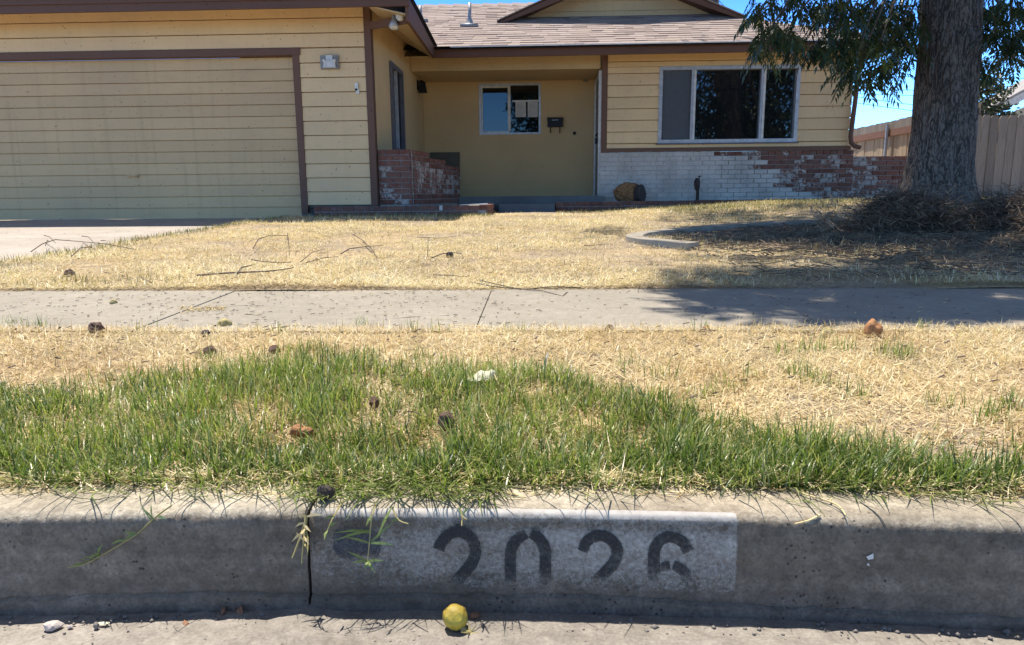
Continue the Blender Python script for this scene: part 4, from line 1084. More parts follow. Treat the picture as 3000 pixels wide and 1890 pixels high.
# ------------------------------------------------------------------ fences, neighbour
def picket(x, y, w, th, z0, z1, ax, parent, mat, dog=True):
    """one fence board; ax 0 = spans x, 1 = spans y"""
    j = random.uniform(-.008, .008); z1 += random.uniform(-.012, .012); lean = random.uniform(-.006, .006)
    prof = [(0, z0), (w, z0), (w, z1 - .035), (w - .03, z1), (.03, z1), (0, z1 - .035)] if dog else [(0, z0), (w, z0), (w, z1), (0, z1)]
    n = len(prof); vs = []
    for s in (0, th):
        for u, z in prof:
            uu = u + lean * (z - z0)
            vs.append((x + uu, y + s + j, z) if ax == 0 else (x + s + j, y + uu, z))
    fs = [tuple(range(n))[::-1], tuple(range(n, 2 * n))] + [(k, (k + 1) % n, n + (k + 1) % n, n + k) for k in range(n)]
    MB().add(vs, fs).part('fence_board', mat, parent)
fr = empty('wooden_fence', (7.8, 12.4, -.1), 'grey dog-eared board fence standing right of the big trunk', 'fence')
x = 6.55
while x < 10.4:
    w = random.uniform(.128, .142); picket(x, 12.4 + random.choice((0, .006, -.005)), w, .02, -.12, 1.262, 0, fr, M['fence_grey']); x += w + random.uniform(.002, .009)
for z in (.2, 1.0):
    MB().box(6.5, 10.4, 12.432, 12.47, z, z + .09).part('rail', M['fence_grey'], fr)
# side yard fence, along the plot, seen beside the trunk
FX = 7.45
fs_ = empty('side_yard_fence', (FX, 16, -.1), 'sunlit tan board fence with reddish rail seen between house corner and trunk', 'fence')
y = 12.6; zt = 1.48
while y < 21.5:
    w = random.uniform(.135, .145); picket(FX, y, w, .02, -.15, zt, 1, fs_, M['fence_tan'], False); y += w + .004
MB().hexa([(FX - .055, 12.55, zt - .30), (FX - .002, 12.55, zt - .30), (FX - .002, 21.6, zt - .30), (FX - .055, 21.6, zt - .30)], [(FX - .055, 12.55, zt - .16), (FX - .002, 12.55, zt - .16), (FX - .002, 21.6, zt - .16), (FX - .055, 21.6, zt - .16)]).part('rail', M['fence_rail'], fs_)
y = 12.6
while y < 21.5:
    MB().box(FX - .05, FX - .021, y, y + .14, zt - .159, zt + .012 + random.uniform(-.01, .01)).part('top_board', M['fence_grey'], fs_); y += .146
for yy in (15.6, 18.4, 21.2):
    mb = MB(); mb.tube([(FX - .09, yy, -.2), (FX - .09, yy, zt - .05)], .03, 10); mb.part('post', M['grey_metal'], fs_)
# neighbour's house beyond the fence
nb_ = empty('neighbour_house', (13, 19, 0), 'cream neighbour house gable with white rake boards above the right fence', 'house')
a = at_y(2880, 345, 18); b = at_y(3060, 245, 18)
mb = MB(); mb.box(a[0] + .5, 18, 18.6, 19.2, -.1, a[2] - .05); mb.add([(a[0] + .5, 18.6, a[2] - .05), (16.5, 18.6, a[2] - .05), (16.5, 18.6, a[2] + 2.2)], [(0, 1, 2)]); mb.part('wall', simple('cream stucco', (.52, .44, .33), .8), nb_)
mb = MB(); mb.bar((a[0], 18, a[2]), (a[0] + 4.5, 18, a[2] + 2.5), .05, .17); mb.part('rake_board', M['white_trim'], nb_)
mb = MB(); q = np.array([a[0] - .03, 17.95, a[2] + .09]); e = q + [4.6, 0, 2.556]; mb.hexa([q, e, e + [0, 1.2, 0], q + [0, 1.2, 0]], [q + [0, 0, .06], e + [0, 0, .06], e + [0, 1.2, .06], q + [0, 1.2, .06]]); mb.part('roof', simple('pale grey roofing', (.34, .31, .28), .9), nb_)
for k in range(3):
    x = a[0] + .25 + k * .55; MB().bar((x, 18.03, a[2] + .05 + k * .305), (x, 18.6, a[2] + .05 + k * .305), .07, .10).part('rafter_tail', M['white_trim'], nb_)
# overhead wires
WIRES = [((2400, 216), (2760, 222)), ((2400, 254), (2760, 261)), ((2400, 269), (2760, 277)), ((2400, 266), (2760, 314)), ((2400, 284), (2760, 331))]
LBL = ['topmost thin overhead wire in the blue gap left of trunk', 'second thin overhead wire from the top beside trunk', 'middle thin overhead wire beside trunk', 'upper of the two slanting overhead wires beside trunk', 'lowest slanting overhead wire just above the side fence']
for (p, q), l in zip(WIRES, LBL):
    Y = 34; a = at_y(*p, Y); b = at_y(*q, Y); d = b - a; a0 = a - d * 2.0; b0 = b + d * 3.0
    mb = MB(); pts = [a0 + (b0 - a0) * k / 12 - np.array([0, 0, .5 * 4 * (k / 12) * (1 - k / 12) - .42]) for k in range(13)]; mb.tube(pts, .013, 5)
    mb.thing('overhead_wire', M['black'], tuple(pts[0]), l, 'wire', 'overhead wires behind the house')
a = at_y(2105, 0, 30); b = at_y(2145, 45, 30); d = b - a
mb = MB(); mb.tube([a - d * 1.5, a, b, b + d * 2], .011, 5); mb.thing('overhead_wire', M['black'], tuple(a), 'thin wire slanting down behind the gable right side', 'wire')

# ------------------------------------------------------------------ leaves and trees
def leaflets(base, direc, n_pairs, length, droop, lf_len, lf_w, r):
    """one compound leaf: returns quads (k, 4, 3)"""
    d = Vector(direc).normalized(); side = d.cross(Vector((0, 0, 1)))
    if side.length < .1: side = Vector((1, 0, 0))
    side.normalize(); roll = r.uniform(-.9, .9)
    out = []; p = Vector(base); step = length / n_pairs
    for k in range(n_pairs + 1):
        d = (d + Vector((0, 0, -droop / n_pairs))).normalized(); p = p + d * step
        s = (Matrix.Rotation(roll, 3, d) @ side); s = (s - d * s.dot(d)).normalized()
        for sg in ((-1, 1) if k < n_pairs else (0,)):
            ld = (s * sg * 1.0 + d * (.75 if sg else 1) + Vector((0, 0, -.28 - r.uniform(0, .3)))).normalized()
            L = lf_len * r.uniform(.75, 1.15) * (1 - .35 * abs(k / n_pairs - .5)); w = lf_w * r.uniform(.8, 1.2)
            nr = d.cross(ld).normalized() + Vector((r.uniform(-.5, .5), r.uniform(-.5, .5), r.uniform(-.5, .5)))
            wd = ld.cross(nr).normalized()
            q = p + ld * L * .45; tip = p + ld * L + Vector((0, 0, -.25 * L))
            out.append((p, q + wd * w, tip, q - wd * w))
    return out
def crown_mesh(name, leaves, mat, extra_tint=0):
    Qs = []; T = []
    for lv, t in leaves:
        for q in lv:
            Qs.append([list(v) for v in q]); T += [min(.97, max(0, t + random.uniform(-.15, .15)))] * 4
    V = np.array(Qs, dtype=np.float32).reshape(-1, 3)
    return np_mesh(name, V, np.arange(len(V)).reshape(-1, 4), mat, {'tint': T})

# the big tree on the lawn
TX, TY = 4.14, 7.6
tree = empty('walnut_tree', (TX, TY, -.12), 'large tree with furrowed grey trunk and drooping feathery leaves on the lawn', 'tree')
def trunk_mesh():
    na, nh = 120, 150; zs = np.concatenate([np.linspace(-.22, 2.6, 115), np.linspace(2.65, 4.6, 35)])
    V = []
    for z in zs:
        r0 = .262 + .028 * max(0, 1 - z / 1.6) + .115 * math.exp(-max(0, z + .12) / .17) + (.02 if z > 2.2 else 0)
        cx = TX + .02 * math.sin(z * 1.3) - .06 * sstep((z - 0) / 2.5) ; cy = TY
        for k in range(na):
            a = 2 * math.pi * k / na
            fl = 1 + .14 * math.exp(-max(0, z + .12) / .2) * math.cos(a * 5 + 1.0) + .02 * math.cos(a * 3 + z)
            rid = mnoise.fractal(Vector((math.cos(a) * 9, math.sin(a) * 9, z * 1.7)), .8, 2.1, 4)
            rid2 = 1 - abs(mnoise.noise(Vector((math.cos(a) * 6.5 + rid * .35, math.sin(a) * 6.5, z * 1.3)))) * 2.4
            r = r0 * fl + .016 * rid2 + .010 * rid
            V.append((cx + r * math.cos(a), cy + r * math.sin(a), z))
    V = np.array(V); n = len(zs)
    i, j = np.meshgrid(np.arange(na), np.arange(n - 1)); a = (j * na + i).ravel(); b = (j * na + (i + 1) % na).ravel()
    return np_mesh('trunk', V, np.stack([a, b, b + na, a + na], 1), M['bark'], smooth=True)
np_obj('trunk', trunk_mesh(), tree)
limbs = [((4.05, 7.6, 3.6), (2.2, 7.0, 5.0), (0.9, 5.6, 5.6), .13), ((4.1, 7.55, 3.9), (3.2, 5.4, 5.4), (2.2, 3.6, 6.0), .14), ((4.2, 7.6, 4.0), (5.8, 6.2, 5.4), (6.6, 4.2, 6.0), .13),
         ((4.2, 7.7, 3.8), (6.4, 8.2, 5.0), (8.2, 8.4, 5.6), .12), ((4.1, 7.7, 4.3), (4.0, 9.2, 6.2), (3.4, 10.2, 7.2), .12), ((4.1, 7.6, 4.3), (4.3, 7.2, 6.4), (4.6, 6.6, 8.2), .16)]
for a, b, c, r in limbs:
    pts = []
    for k in range(9):
        t = k / 8; p = (1 - t) ** 2 * np.array(a) + 2 * t * (1 - t) * np.array(b) + t * t * np.array(c); pts.append(p)
    mb = MB(); mb.tube(pts, [r * (1 - .8 * k / 8) + .015 for k in range(9)], 9); mb.part('limb', M['bark'], tree, True)
R = random.Random(11)
leaves = []
def add_leaf(p, R, tint=None, out=None):
    a = R.uniform(0, 2 * math.pi)
    d = (math.cos(a), math.sin(a), R.uniform(-.75, .15)) if out is None else out
    leaves.append((leaflets(p, d, R.choice((5, 6, 7)), R.uniform(.14, .25), R.uniform(.5, 1.4), R.uniform(.06, .095), R.uniform(.008, .0125), R), R.uniform(.1, .75) if tint is None else tint))
# clumps seen in the photograph: centre, half extents (photo pixels), distance, leaf count, tint shift
CL = [((2330, 12), 110, 45, 6.6, 36), ((2230, 20), 50, 42, 6.4, 16), ((2440, 40), 70, 60, 7.0, 40), ((2550, 40), 90, 75, 7.4, 85), ((2640, 70), 60, 100, 7.7, 70), ((2260, 98), 50, 38, 6.2, 20), ((2300, 105), 35, 25, 6.3, 10),
      ((2222, 150), 42, 20, 6.0, 11), ((2350, 132), 55, 26, 6.5, 16), ((2420, 152), 60, 32, 6.7, 24), ((2455, 110), 55, 45, 6.9, 26), ((2530, 145), 60, 35, 6.6, 24), ((2500, 215), 26, 55, 6.8, 18), ((2550, 222), 48, 48, 7.0, 28),
      ((2630, 190), 45, 62, 7.4, 26), ((2640, 130), 40, 40, 7.5, 22), ((2560, 100), 60, 40, 7.4, 30),
      ((2900, 40), 60, 70, 7.9, 46), ((2975, 60), 60, 90, 7.6, 66), ((2880, 120), 40, 40, 8.0, 20), ((2960, 150), 50, 50, 7.6, 26), ((2875, 185), 30, 40, 8.0, 12), ((2940, 190), 46, 30, 7.6, 13), ((2870, 235), 26, 36, 8.1, 10)]
twig_mb = MB()
for (cx, cy), rx, ry, D, n in CL:
    for _ in range(int(n * 1.0)):
        while True:
            u, v = R.uniform(-1, 1), R.uniform(-1, 1)
            if u * u + v * v < 1: break
        p = at_y(cx + u * rx, cy - 14 + v * ry * .85, D + R.uniform(-.45, .45))
        tint = R.uniform(.1, .7) if R.random() > .10 else R.uniform(.8, .96)
        if (cx, cy) == (2530, 145) and R.random() < .5: tint = .99
        add_leaf(p, R, tint)
    # the twig that carries the clump: from higher and nearer the trunk, hanging down
    e = Vector(at_y(cx - rx * .3, cy + ry * .5, D)); s = Vector((TX + (e.x - TX) * .45, TY + (e.y - TY) * .5, max(e.z + .8, 2.6)))
    m_ = (s + e) / 2 + Vector((R.uniform(-.1, .1), R.uniform(-.1, .1), .22))
    pts = [s * (1 - t) ** 2 + m_ * 2 * t * (1 - t) + e * t * t for t in [k / 7 for k in range(8)]]
    twig_mb.tube(pts, [.018, .016, .014, .012, .010, .008, .006, .004], 5)
twig_mb.part('branchlets', M['twig'], tree)
def vnoise(X, Y, sc, seed):
    r = np.random.default_rng(seed); G = r.random((64, 64)); x = np.asarray(X) * sc; y = np.asarray(Y) * sc
    i = np.floor(x).astype(int); j = np.floor(y).astype(int); fx = sstep(x - i); fy = sstep(y - j)
    g = lambda a, b: G[a % 64, b % 64]
    return (g(i, j) * (1 - fx) + g(i + 1, j) * fx) * (1 - fy) + (g(i, j + 1) * (1 - fx) + g(i + 1, j + 1) * fx) * fy
# crown overhead (out of the frame): it shades lawn and sidewalk
sd_ = np.array([SUN_TO.x, SUN_TO.y, SUN_TO.z]) / -SUN_TO.z
def shade_ok(p):
    g = p.copy()
    for _ in range(3):
        zg = float(gz(g[0], g[1])); g = p + sd_ * (p[2] - zg)
    if g[1] > 11 or g[1] < .2: return g[1] > 11
    q = g @ FW; px_, py_ = 1500 + F_PX * (g @ RT) / q, 945 - F_PX * (g @ UP) / q
    if py_ > 955: return False
    lim = 2060 - 60 * math.sin(py_ * .11) if py_ > 830 else (1985 if py_ > 715 else 1940)
    for x0, x1, y0, y1 in ((1990, 2440, 720, 752), (2030, 2580, 768, 795), (2780, 2940, 772, 830), (1990, 2310, 590, 614), (2450, 2700, 742, 760)):
        if x0 < px_ < x1 and y0 < py_ < y1 and R.random() < .93: return False
    if float(vnoise(g[0] + 40, g[1] + 40, 2.6, 77)) * .6 + float(vnoise(g[0] + 40, g[1] + 40, 6.5, 78)) * .4 > .64 and R.random() < .9: return False
    return px_ > lim or (1690 < px_ < 1850 and 668 < py_ < 705)
def over(px, py, n, hs, spread):
    g = hit(px, py); h = R.uniform(*hs); c = g - sd_ * h * 1.0
    c = g + np.array([-sd_[0] * h, -sd_[1] * h, h])
    for _ in range(n):
        p = c + np.array([R.gauss(0, spread), R.gauss(0, spread * .8), R.gauss(0, spread * .5)])
        x, y = None, None
        q = p @ FW
        if q > .3:
            px_, py_ = 1500 + F_PX * (p @ RT) / q, 945 - F_PX * (p @ UP) / q
            if py_ > -70 and -50 < px_ < 3100: continue
        if shade_ok(p): add_leaf(p, R)
def shade_field():
    cnt = 0
    while cnt < 760:
        px = R.uniform(1960, 3500); py = R.uniform(585, 975)
        g = hit(px, py) if py > 560 else None
        # sunlit gaps
        def gap(x0, x1, y0, y1): return x0 < px < x1 and y0 < py < y1
        edge = 2040 + 30 * math.sin(py * .09) - (70 if 840 < py < 900 else 0)
        if px < edge + R.uniform(0, 70): continue
        if py > 942: continue
        if gap(2000, 2440, 722, 750) or gap(2030, 2560, 772, 792) or gap(2780, 2930, 775, 830) or gap(2000, 2310, 592, 612): 
            continue
        cnt += 1
        over(px, py, 9, (2.6, 6.0), .20)
    for _ in range(14):
        px, py = R.choice(((1800, 690), (1760, 678), (1830, 700))); over(px + R.uniform(-30, 30), py + R.uniform(-5, 5), 5, (3, 4), .12)
    for _ in range(70):
        over(R.uniform(2060, 2900), R.uniform(792, 838), 10, (2.6, 5), .16)
    for _ in range(190):
        over(R.uniform(1990, 3000), R.uniform(590, 715), 12, (2.8, 6), .22)
shade_field()
for _ in range(1050):     # the rest of the crown
    a = R.uniform(0, 2 * math.pi); rr = 5.6 * math.sqrt(R.random()); p0 = np.array([TX + .8 + rr * math.cos(a), TY + rr * .85 * math.sin(a), 5.2 + R.uniform(-1.4, 3.4) * (1 - rr / 7.5)])
    for _ in range(8):
        p = p0 + np.array([R.gauss(0, .3), R.gauss(0, .3), R.gauss(0, .25)]); q = p @ FW
        if q > .3 and 945 - F_PX * (p @ UP) / q > -70: continue
        if p[2] < 3.0 or not shade_ok(p): continue
        add_leaf(p, R)
np_obj('crown', crown_mesh('crown', leaves, M['leaf']), tree)

def bushy(name, loc, label, cat, blobs, n, leaf, mat, trunk, seed, group=None):
    r = random.Random(seed); t = empty(name, loc, label, cat, group)
    mb = MB(); mb.tube(trunk, [.11 * (1 - .6 * k / (len(trunk) - 1)) * (leaf / .12) ** .5 for k in range(len(trunk))], 8); mb.part('trunk', M['bark'], t, True)
    Vs = []; T = []
    for _ in range(n):
        c, rad = r.choice(blobs); d = Vector((r.gauss(0, 1), r.gauss(0, 1), r.gauss(0, 1))).normalized() * (r.random() ** .45)
        p = Vector(c) + Vector((d.x * rad[0], d.y * rad[1], d.z * rad[2]))
        a = Vector((r.gauss(0, 1), r.gauss(0, 1), r.gauss(0, .7))).normalized() * leaf; b = a.cross(Vector((r.gauss(0, 1), r.gauss(0, 1), r.gauss(0, 1)))).normalized() * leaf * .35
        Vs += [p, p + a * .5 + b, p + a, p + a * .5 - b]; T += [r.random()] * 4
    V = np.array([list(v) for v in Vs], dtype=np.float32)
    np_obj('crown', np_mesh('crown', V, np.arange(len(V)).reshape(-1, 4), mat, {'tint': T}), t)
c = at_y(2880, 300, 14.5)
bushy('small_tree', (c[0], 14.5, -.1), 'olive grey small tree behind the right fence', 'tree', [((c[0] - .1, 14.5, 1.55), (.55, .5, .55)), ((c[0] + .15, 14.5, 1.95), (.35, .4, .35)), ((c[0] - .25, 14.6, 2.1), (.35, .4, .3)), ((c[0] + .35, 14.5, 1.4), (.3, .4, .35))], 2600, .075, M['leaf_far'], [(c[0], 14.5, -.1), (c[0] - .05, 14.5, .8), (c[0], 14.5, 1.7)], 3)
# trees over the road, seen mirrored in the windows
bushy('street_tree', (.2, -14, -.7), 'round green tree across the road mirrored in the porch window', 'tree', [((-.2, -14, 4.6), (1.7, 1.6, 1.7)), ((1.2, -14, 3.7), (1.8, 1.6, 1.4)), ((-.8, -14, 5.9), (1.0, 1.1, .9)), ((.4, -14.3, 2.6), (1.6, 1.5, 1.1))], 7000, .22, M['leaf'], [(.2, -14, -.7), (.2, -14, 2), (.1, -14, 4)], 5)
bushy('street_tree', (11, -14, -.7), 'broad dark tree across the road mirrored in the big front window', 'tree', [((9.6, -14, 4.6), (2.6, 1.8, 2.2)), ((12.6, -14, 5.2), (2.8, 1.9, 2.8)), ((11, -14, 2.8), (3.4, 1.6, 1.5)), ((11.6, -14.4, 6.8), (2.0, 1.6, 1.4))], 12000, .24, M['leaf'], [(11, -14, -.7), (11, -14, 2), (11.3, -14, 4.5)], 6)

# ------------------------------------------------------------------ grass
def blades(P, L, az, tilt, curl, w, K, tint):
    n = len(P); pts = np.zeros((n, K + 1, 3)); pts[:, 0] = P; th = tilt.copy(); pos = P.copy()
    for k in range(K):
        d = np.stack([np.sin(th) * np.cos(az), np.sin(th) * np.sin(az), np.cos(th)], 1)
        pos = pos + d * (L / K)[:, None]; pts[:, k + 1] = pos; th = th + curl / K
    sd = np.stack([-np.sin(az), np.cos(az), np.zeros(n)], 1)
    ww = w[:, None] * np.array([1.0] + [1 - .85 * ((k + 1) / K) ** 1.6 for k in range(K)])[None]
    A = pts + sd[:, None] * ww[..., None] * .5; B = pts - sd[:, None] * ww[..., None] * .5
    V = np.stack([A, B], 2).reshape(n, -1, 3)
    b = (np.arange(n) * 2 * (K + 1))[:, None]; k = np.arange(K)[None] * 2
    Q = np.stack([b + k, b + k + 1, b + k + 3, b + k + 2], -1).reshape(-1, 4)
    return V.reshape(-1, 3), Q, np.repeat(tint, 2 * (K + 1))
# how far back the green reaches, from the photograph
gp = [hit(px, py)[:2] for px, py in ((0, 1150), (200, 1130), (420, 1105), (700, 1085), (900, 1065), (1150, 1075), (1400, 1085), (1650, 1100), (1850, 1150), (2050, 1200), (2250, 1260), (2500, 1300), (2800, 1310), (3000, 1290))]
gx_, gy_ = np.array(gp).T
green_back = lambda X: np.interp(X, gx_, gy_)
# straw on the verge: thatch lying flat and short stubble
n = 190000
X = rng.uniform(-3.0, 3.0, n); Y = VERGE0 + (WALK0 + .015 - VERGE0) * rng.random(n)
keep = ((np.abs(X) < Y * .98 + .15) | (rng.random(n) < .4)) & ((Y > 1.16) | (rng.random(n) < .35)) & (rng.random(n) < .55 + .45 * vnoise(X, Y, 7, 1)); X, Y = X[keep], Y[keep]; n = len(X)
stand = rng.random(n) < .16
P = np.stack([X, Y, gz(X, Y) + .002 + rng.random(n) * .008], 1)
clump = vnoise(X, Y, 14, 2); az = rng.uniform(0, 2 * np.pi, n) + 2.5 * clump
tilt = np.where(stand, rng.uniform(.1, .8, n), rng.uniform(1.2, 1.62, n)); L = np.where(stand, rng.uniform(.012, .034, n), rng.uniform(.018, .055, n))
V1 = blades(P, L, az, tilt, rng.uniform(-.3, .6, n), rng.uniform(.0012, .0026, n), 2, np.clip(.25 + .55 * rng.random(n) + .3 * (vnoise(X, Y, 5, 4) - .5) - .35 * (rng.random(n) < .1), 0, 1))
tag(np_obj('dry_grass', np_mesh('dry_grass', *V1[:2], M['straw'], {'tint': V1[2]})), 'bleached dry straw thatch covering the verge', kind='stuff')
# green grass along the kerb
n = 92000
X = rng.uniform(-2.3, 2.2, n); Y0 = VERGE0 - .035; back = green_back(X) + .09 * (vnoise(X, X * 0, 6, 5) - .5)
f = rng.random(n) ** 1.0; Y = Y0 + (back + .10 - Y0) * f
wid = .16 + .22 * sstep((X - .2) / .5); dens = np.clip((back + .05 - Y) / wid, .0, 1) + .04
dens *= .18 + .82 * sstep((.55 * vnoise(X, Y, 11, 6) + .45 * vnoise(X, Y, 27, 16) - .29) / .22)
dens *= np.where(X > .35, np.clip(1.0 - .55 * sstep((X - .35) / .5), .4, 1), 1)
keep = (np.abs(X) < Y * .98 + .2) & (rng.random(n) < dens); X, Y, back = X[keep], Y[keep], back[keep]; n = len(X)
cl = vnoise(X, Y, 24, 7)
kp = np.ones(n, bool)
for hx_, hy_ in ((1308, 1262), (887, 1290), (1098, 1195), (1250, 1115), (1410, 1120)):
    hq = hit(hx_, hy_); kp &= ~(((X - hq[0]) ** 2 + (Y - hq[1] + .012) ** 2 < .026 ** 2) & (rng.random(n) < .9))
X, Y, back, cl = X[kp], Y[kp], back[kp], cl[kp]; n = len(X)
front = np.clip((Y0 + .10 - Y) / .10, 0, 1)
P = np.stack([X, Y, gz(X, Y) - .002], 1)
az = rng.uniform(0, 2 * np.pi, n) * .75 + 5 * cl; az = np.where(rng.random(n) < front * .3, -np.pi / 2 + rng.normal(0, .9, n), az)
L = rng.uniform(.022, .064, n) * (.65 + .75 * vnoise(X, Y, 9, 8)) * np.clip(.55 + (back + .05 - Y) / .3, .5, 1.1)
tint = np.clip(.12 + .6 * rng.random(n) + .22 * (vnoise(X, Y, 4, 9) - .5) - .10 * front, 0, .88); tint = np.where(rng.random(n) < .24, rng.uniform(.86, 1, n), tint)
V1 = blades(P, L, az, np.abs(rng.normal(.30, .34, n)) + front * rng.uniform(0, .6, n), rng.uniform(-.1, 1.7, n), rng.uniform(.0018, .0036, n), 4, tint)
nf = 12500      # the thick rim over the kerb
Xf = rng.uniform(-1.6, 1.6, nf); Yf = VERGE0 - .028 + .12 * rng.random(nf) + bend(Xf) * .5; kf = rng.random(nf) < np.where(vnoise(Xf, Yf, 9, 41) > .32, 1, .35) * np.clip(1.1 - .5 * sstep((Xf - .3) / .5), .5, 1); Xf, Yf = Xf[kf], Yf[kf]; nf = len(Xf)
azf = np.where(rng.random(nf) < .3, -np.pi / 2 + rng.normal(0, 1.0, nf), rng.uniform(0, 6.28, nf))
Vf = blades(np.stack([Xf, Yf, np.full(nf, -.434)], 1), rng.uniform(.022, .062, nf), azf, np.abs(rng.normal(.45, .4, nf)), rng.uniform(0, 1.8, nf), rng.uniform(.0018, .0034, nf), 4, np.where(rng.random(nf) < .16, rng.uniform(.85, 1, nf), np.clip(.1 + .6 * rng.random(nf), 0, .85)))
V1 = (np.concatenate([V1[0], Vf[0]]), np.concatenate([V1[1], Vf[1] + len(V1[0])]), np.concatenate([V1[2], Vf[2]]))
# scattered green tufts in the straw
tf = []
for px, py, k in ((2300, 1045, 36), (2380, 1035, 46), (2470, 1030, 40), (2640, 1055, 70), (2600, 1040, 30), (2340, 1110, 60), (2390, 1130, 45), (2060, 1170, 40), (2120, 1140, 30), (2180, 1120, 25), (1840, 1080, 25), (1930, 1110, 40), (1060, 960, 22), (1210, 965, 24), (1290, 975, 12), (1520, 975, 14), (2700, 965, 16), (2060, 965, 14), (2960, 1200, 60), (2900, 1240, 50), (2750, 1200, 30), (2500, 1170, 24), (120, 960, 26), (40, 955, 22), (420, 975, 10), (820, 985, 12), (860, 1040, 60), (920, 1035, 50), (760, 1060, 40), (620, 1060, 30), (960, 1050, 40), (1080, 1050, 40), (1230, 1060, 40), (1300, 1070, 40)):
    g = hit(px, py)
    for _ in range(k): tf.append((g[0] + rng.normal(0, .022), g[1] + rng.normal(0, .016)))
tf = np.array(tf); n = len(tf); Pt = np.stack([tf[:, 0], tf[:, 1], gz(tf[:, 0], tf[:, 1]) - .002], 1)
V2 = blades(Pt, rng.uniform(.022, .06, n), rng.uniform(0, 6.28, n), np.abs(rng.normal(.2, .3, n)), rng.uniform(0, .9, n), rng.uniform(.0016, .003, n), 4, np.clip(.2 + .65 * rng.random(n), 0, .93))
Vg = np.concatenate([V1[0], V2[0]]); Qg = np.concatenate([V1[1], V2[1] + len(V1[0])]); Tg = np.concatenate([V1[2], V2[2]])
tag(np_obj('green_grass', np_mesh('green_grass', Vg, Qg, M['grass'], {'tint': Tg})), 'tufty green grass growing along the kerb', kind='stuff')
# straw and runners spilling on the kerb top
n = 4200
X = rng.uniform(-1.5, 1.5, n); spill = .022 + .04 * vnoise(X, X * 0, 5, 11) + .05 * np.exp(-((X + .12) / .22) ** 2) + .03 * np.exp(-((X - .95) / .3) ** 2)
Y = VERGE0 - spill * rng.random(n) ** 2.2 + bend(X) * .6; P = np.stack([X, Y, np.full(n, -.4285) + .012 * rng.random(n) * np.clip((Y - .95) / .06, 0, 1)], 1)
V1 = blades(P, rng.uniform(.012, .045, n), rng.uniform(0, 6.28, n), rng.uniform(1.1, 1.6, n), rng.uniform(-.1, .25, n), rng.uniform(.001, .0024, n), 2, np.clip(.2 + .75 * rng.random(n), 0, 1))
tag(np_obj('kerb_straw', np_mesh('kerb_straw', *V1[:2], M['straw'], {'tint': V1[2]})), 'dry grass clippings spilling over the kerb top', kind='stuff')
# dead lawn
n = 330000
Y = WALK1 + 7.9 * rng.random(n) ** 1.25; X = rng.uniform(-1.05, 1.05, n) * (Y * .80 + .4) 
drv = X > -3.27 + .05 * vnoise(X, Y, 3, 31); ent = ~((X > -.62) & (X < .24) & (Y > 8.9)); brd = ~((X < -.6) & (X > -2.9) & (Y > 8.86)) & ~((X > .2) & (Y > 10.86)) & ~((X < -2.85) & (Y > 8.9))
bare = vnoise(X, Y, 1.6, 21) * .6 + vnoise(X, Y, 5, 22) * .4
bed = (X > .95) & (Y > 3.3) & (Y < 6.3)
keep = drv & ent & brd & (~bed | (rng.random(n) < np.clip(.85 - .5 * sstep((X - .95) / 1.2), .35, 1))) & (rng.random(n) < .25 + .80 * sstep((bare - .26) / .30)) & (X < 6.5); X, Y, bare = X[keep], Y[keep], bare[keep]; n = len(X)
P = np.stack([X, Y, gz(X, Y) + .012 * np.sin(X * 3.1 + Y * 1.7) * np.sin(Y * 2.3 - X) + .003 + .01 * rng.random(n)], 1)
stand = rng.random(n) < .09; sc = .8 + .10 * Y
tilt = np.where(stand, rng.uniform(.1, .9, n), rng.uniform(1.2, 1.6, n)); L = np.where(stand, rng.uniform(.014, .045, n), rng.uniform(.02, .06, n)) * np.clip(sc, 1, 1.5)
V1 = blades(P, L, rng.uniform(0, 6.28, n), tilt, rng.uniform(-.2, .5, n), rng.uniform(.0016, .0032, n) * sc, 2, np.clip(.2 + .58 * rng.random(n) + .7 * (bare - .5) - .4 * (rng.random(n) < .14), 0, 1))
tag(np_obj('dead_lawn', np_mesh('dead_lawn', *V1[:2], M['lawn_dry'], {'tint': V1[2]})), 'bleached dead lawn between sidewalk and house', kind='stuff')
# sparse living grass: along the driveway, under the tree, by the walk
pts = []
for k in range(1500):
    y = rng.uniform(3.4, 9); pts.append((-3.23 + abs(rng.normal(0, .07 + (.10 if y < 5.2 else 0))), y))
for k in range(16000):
    pts.append((rng.uniform(1.6, 6), rng.normal(9.1, 1.0)))
for k in range(2500):
    pts.append((rng.uniform(-2.8, -.6), 8.84 - abs(rng.normal(0, .05))))
for k in range(1800):
    pts.append((rng.uniform(.4, 3.4), 10.83 - abs(rng.normal(0, .12))))
for k in range(120):
    pts.append((rng.uniform(-2.4, -1.7), rng.uniform(3.05, 3.3)))
pts = np.array(pts); ok = (pts[:, 1] < 10.85) & (pts[:, 1] > 3.0) & ~((pts[:, 0] < -.6) & (pts[:, 1] > 8.87)); pts = pts[ok]; n = len(pts)
P = np.stack([pts[:, 0], pts[:, 1], gz(pts[:, 0], pts[:, 1]) + .004], 1)
V1 = blades(P, rng.uniform(.02, .052, n), rng.uniform(0, 6.28, n), np.abs(rng.normal(.35, .4, n)), rng.uniform(0, .8, n), rng.uniform(.003, .006, n), 3, np.clip(.1 + .75 * rng.random(n), 0, 1))
tag(np_obj('lawn_grass', np_mesh('lawn_grass', *V1[:2], M['lawn_green'], {'tint': V1[2]})), 'sparse living grass at the lawn edges', kind='stuff')

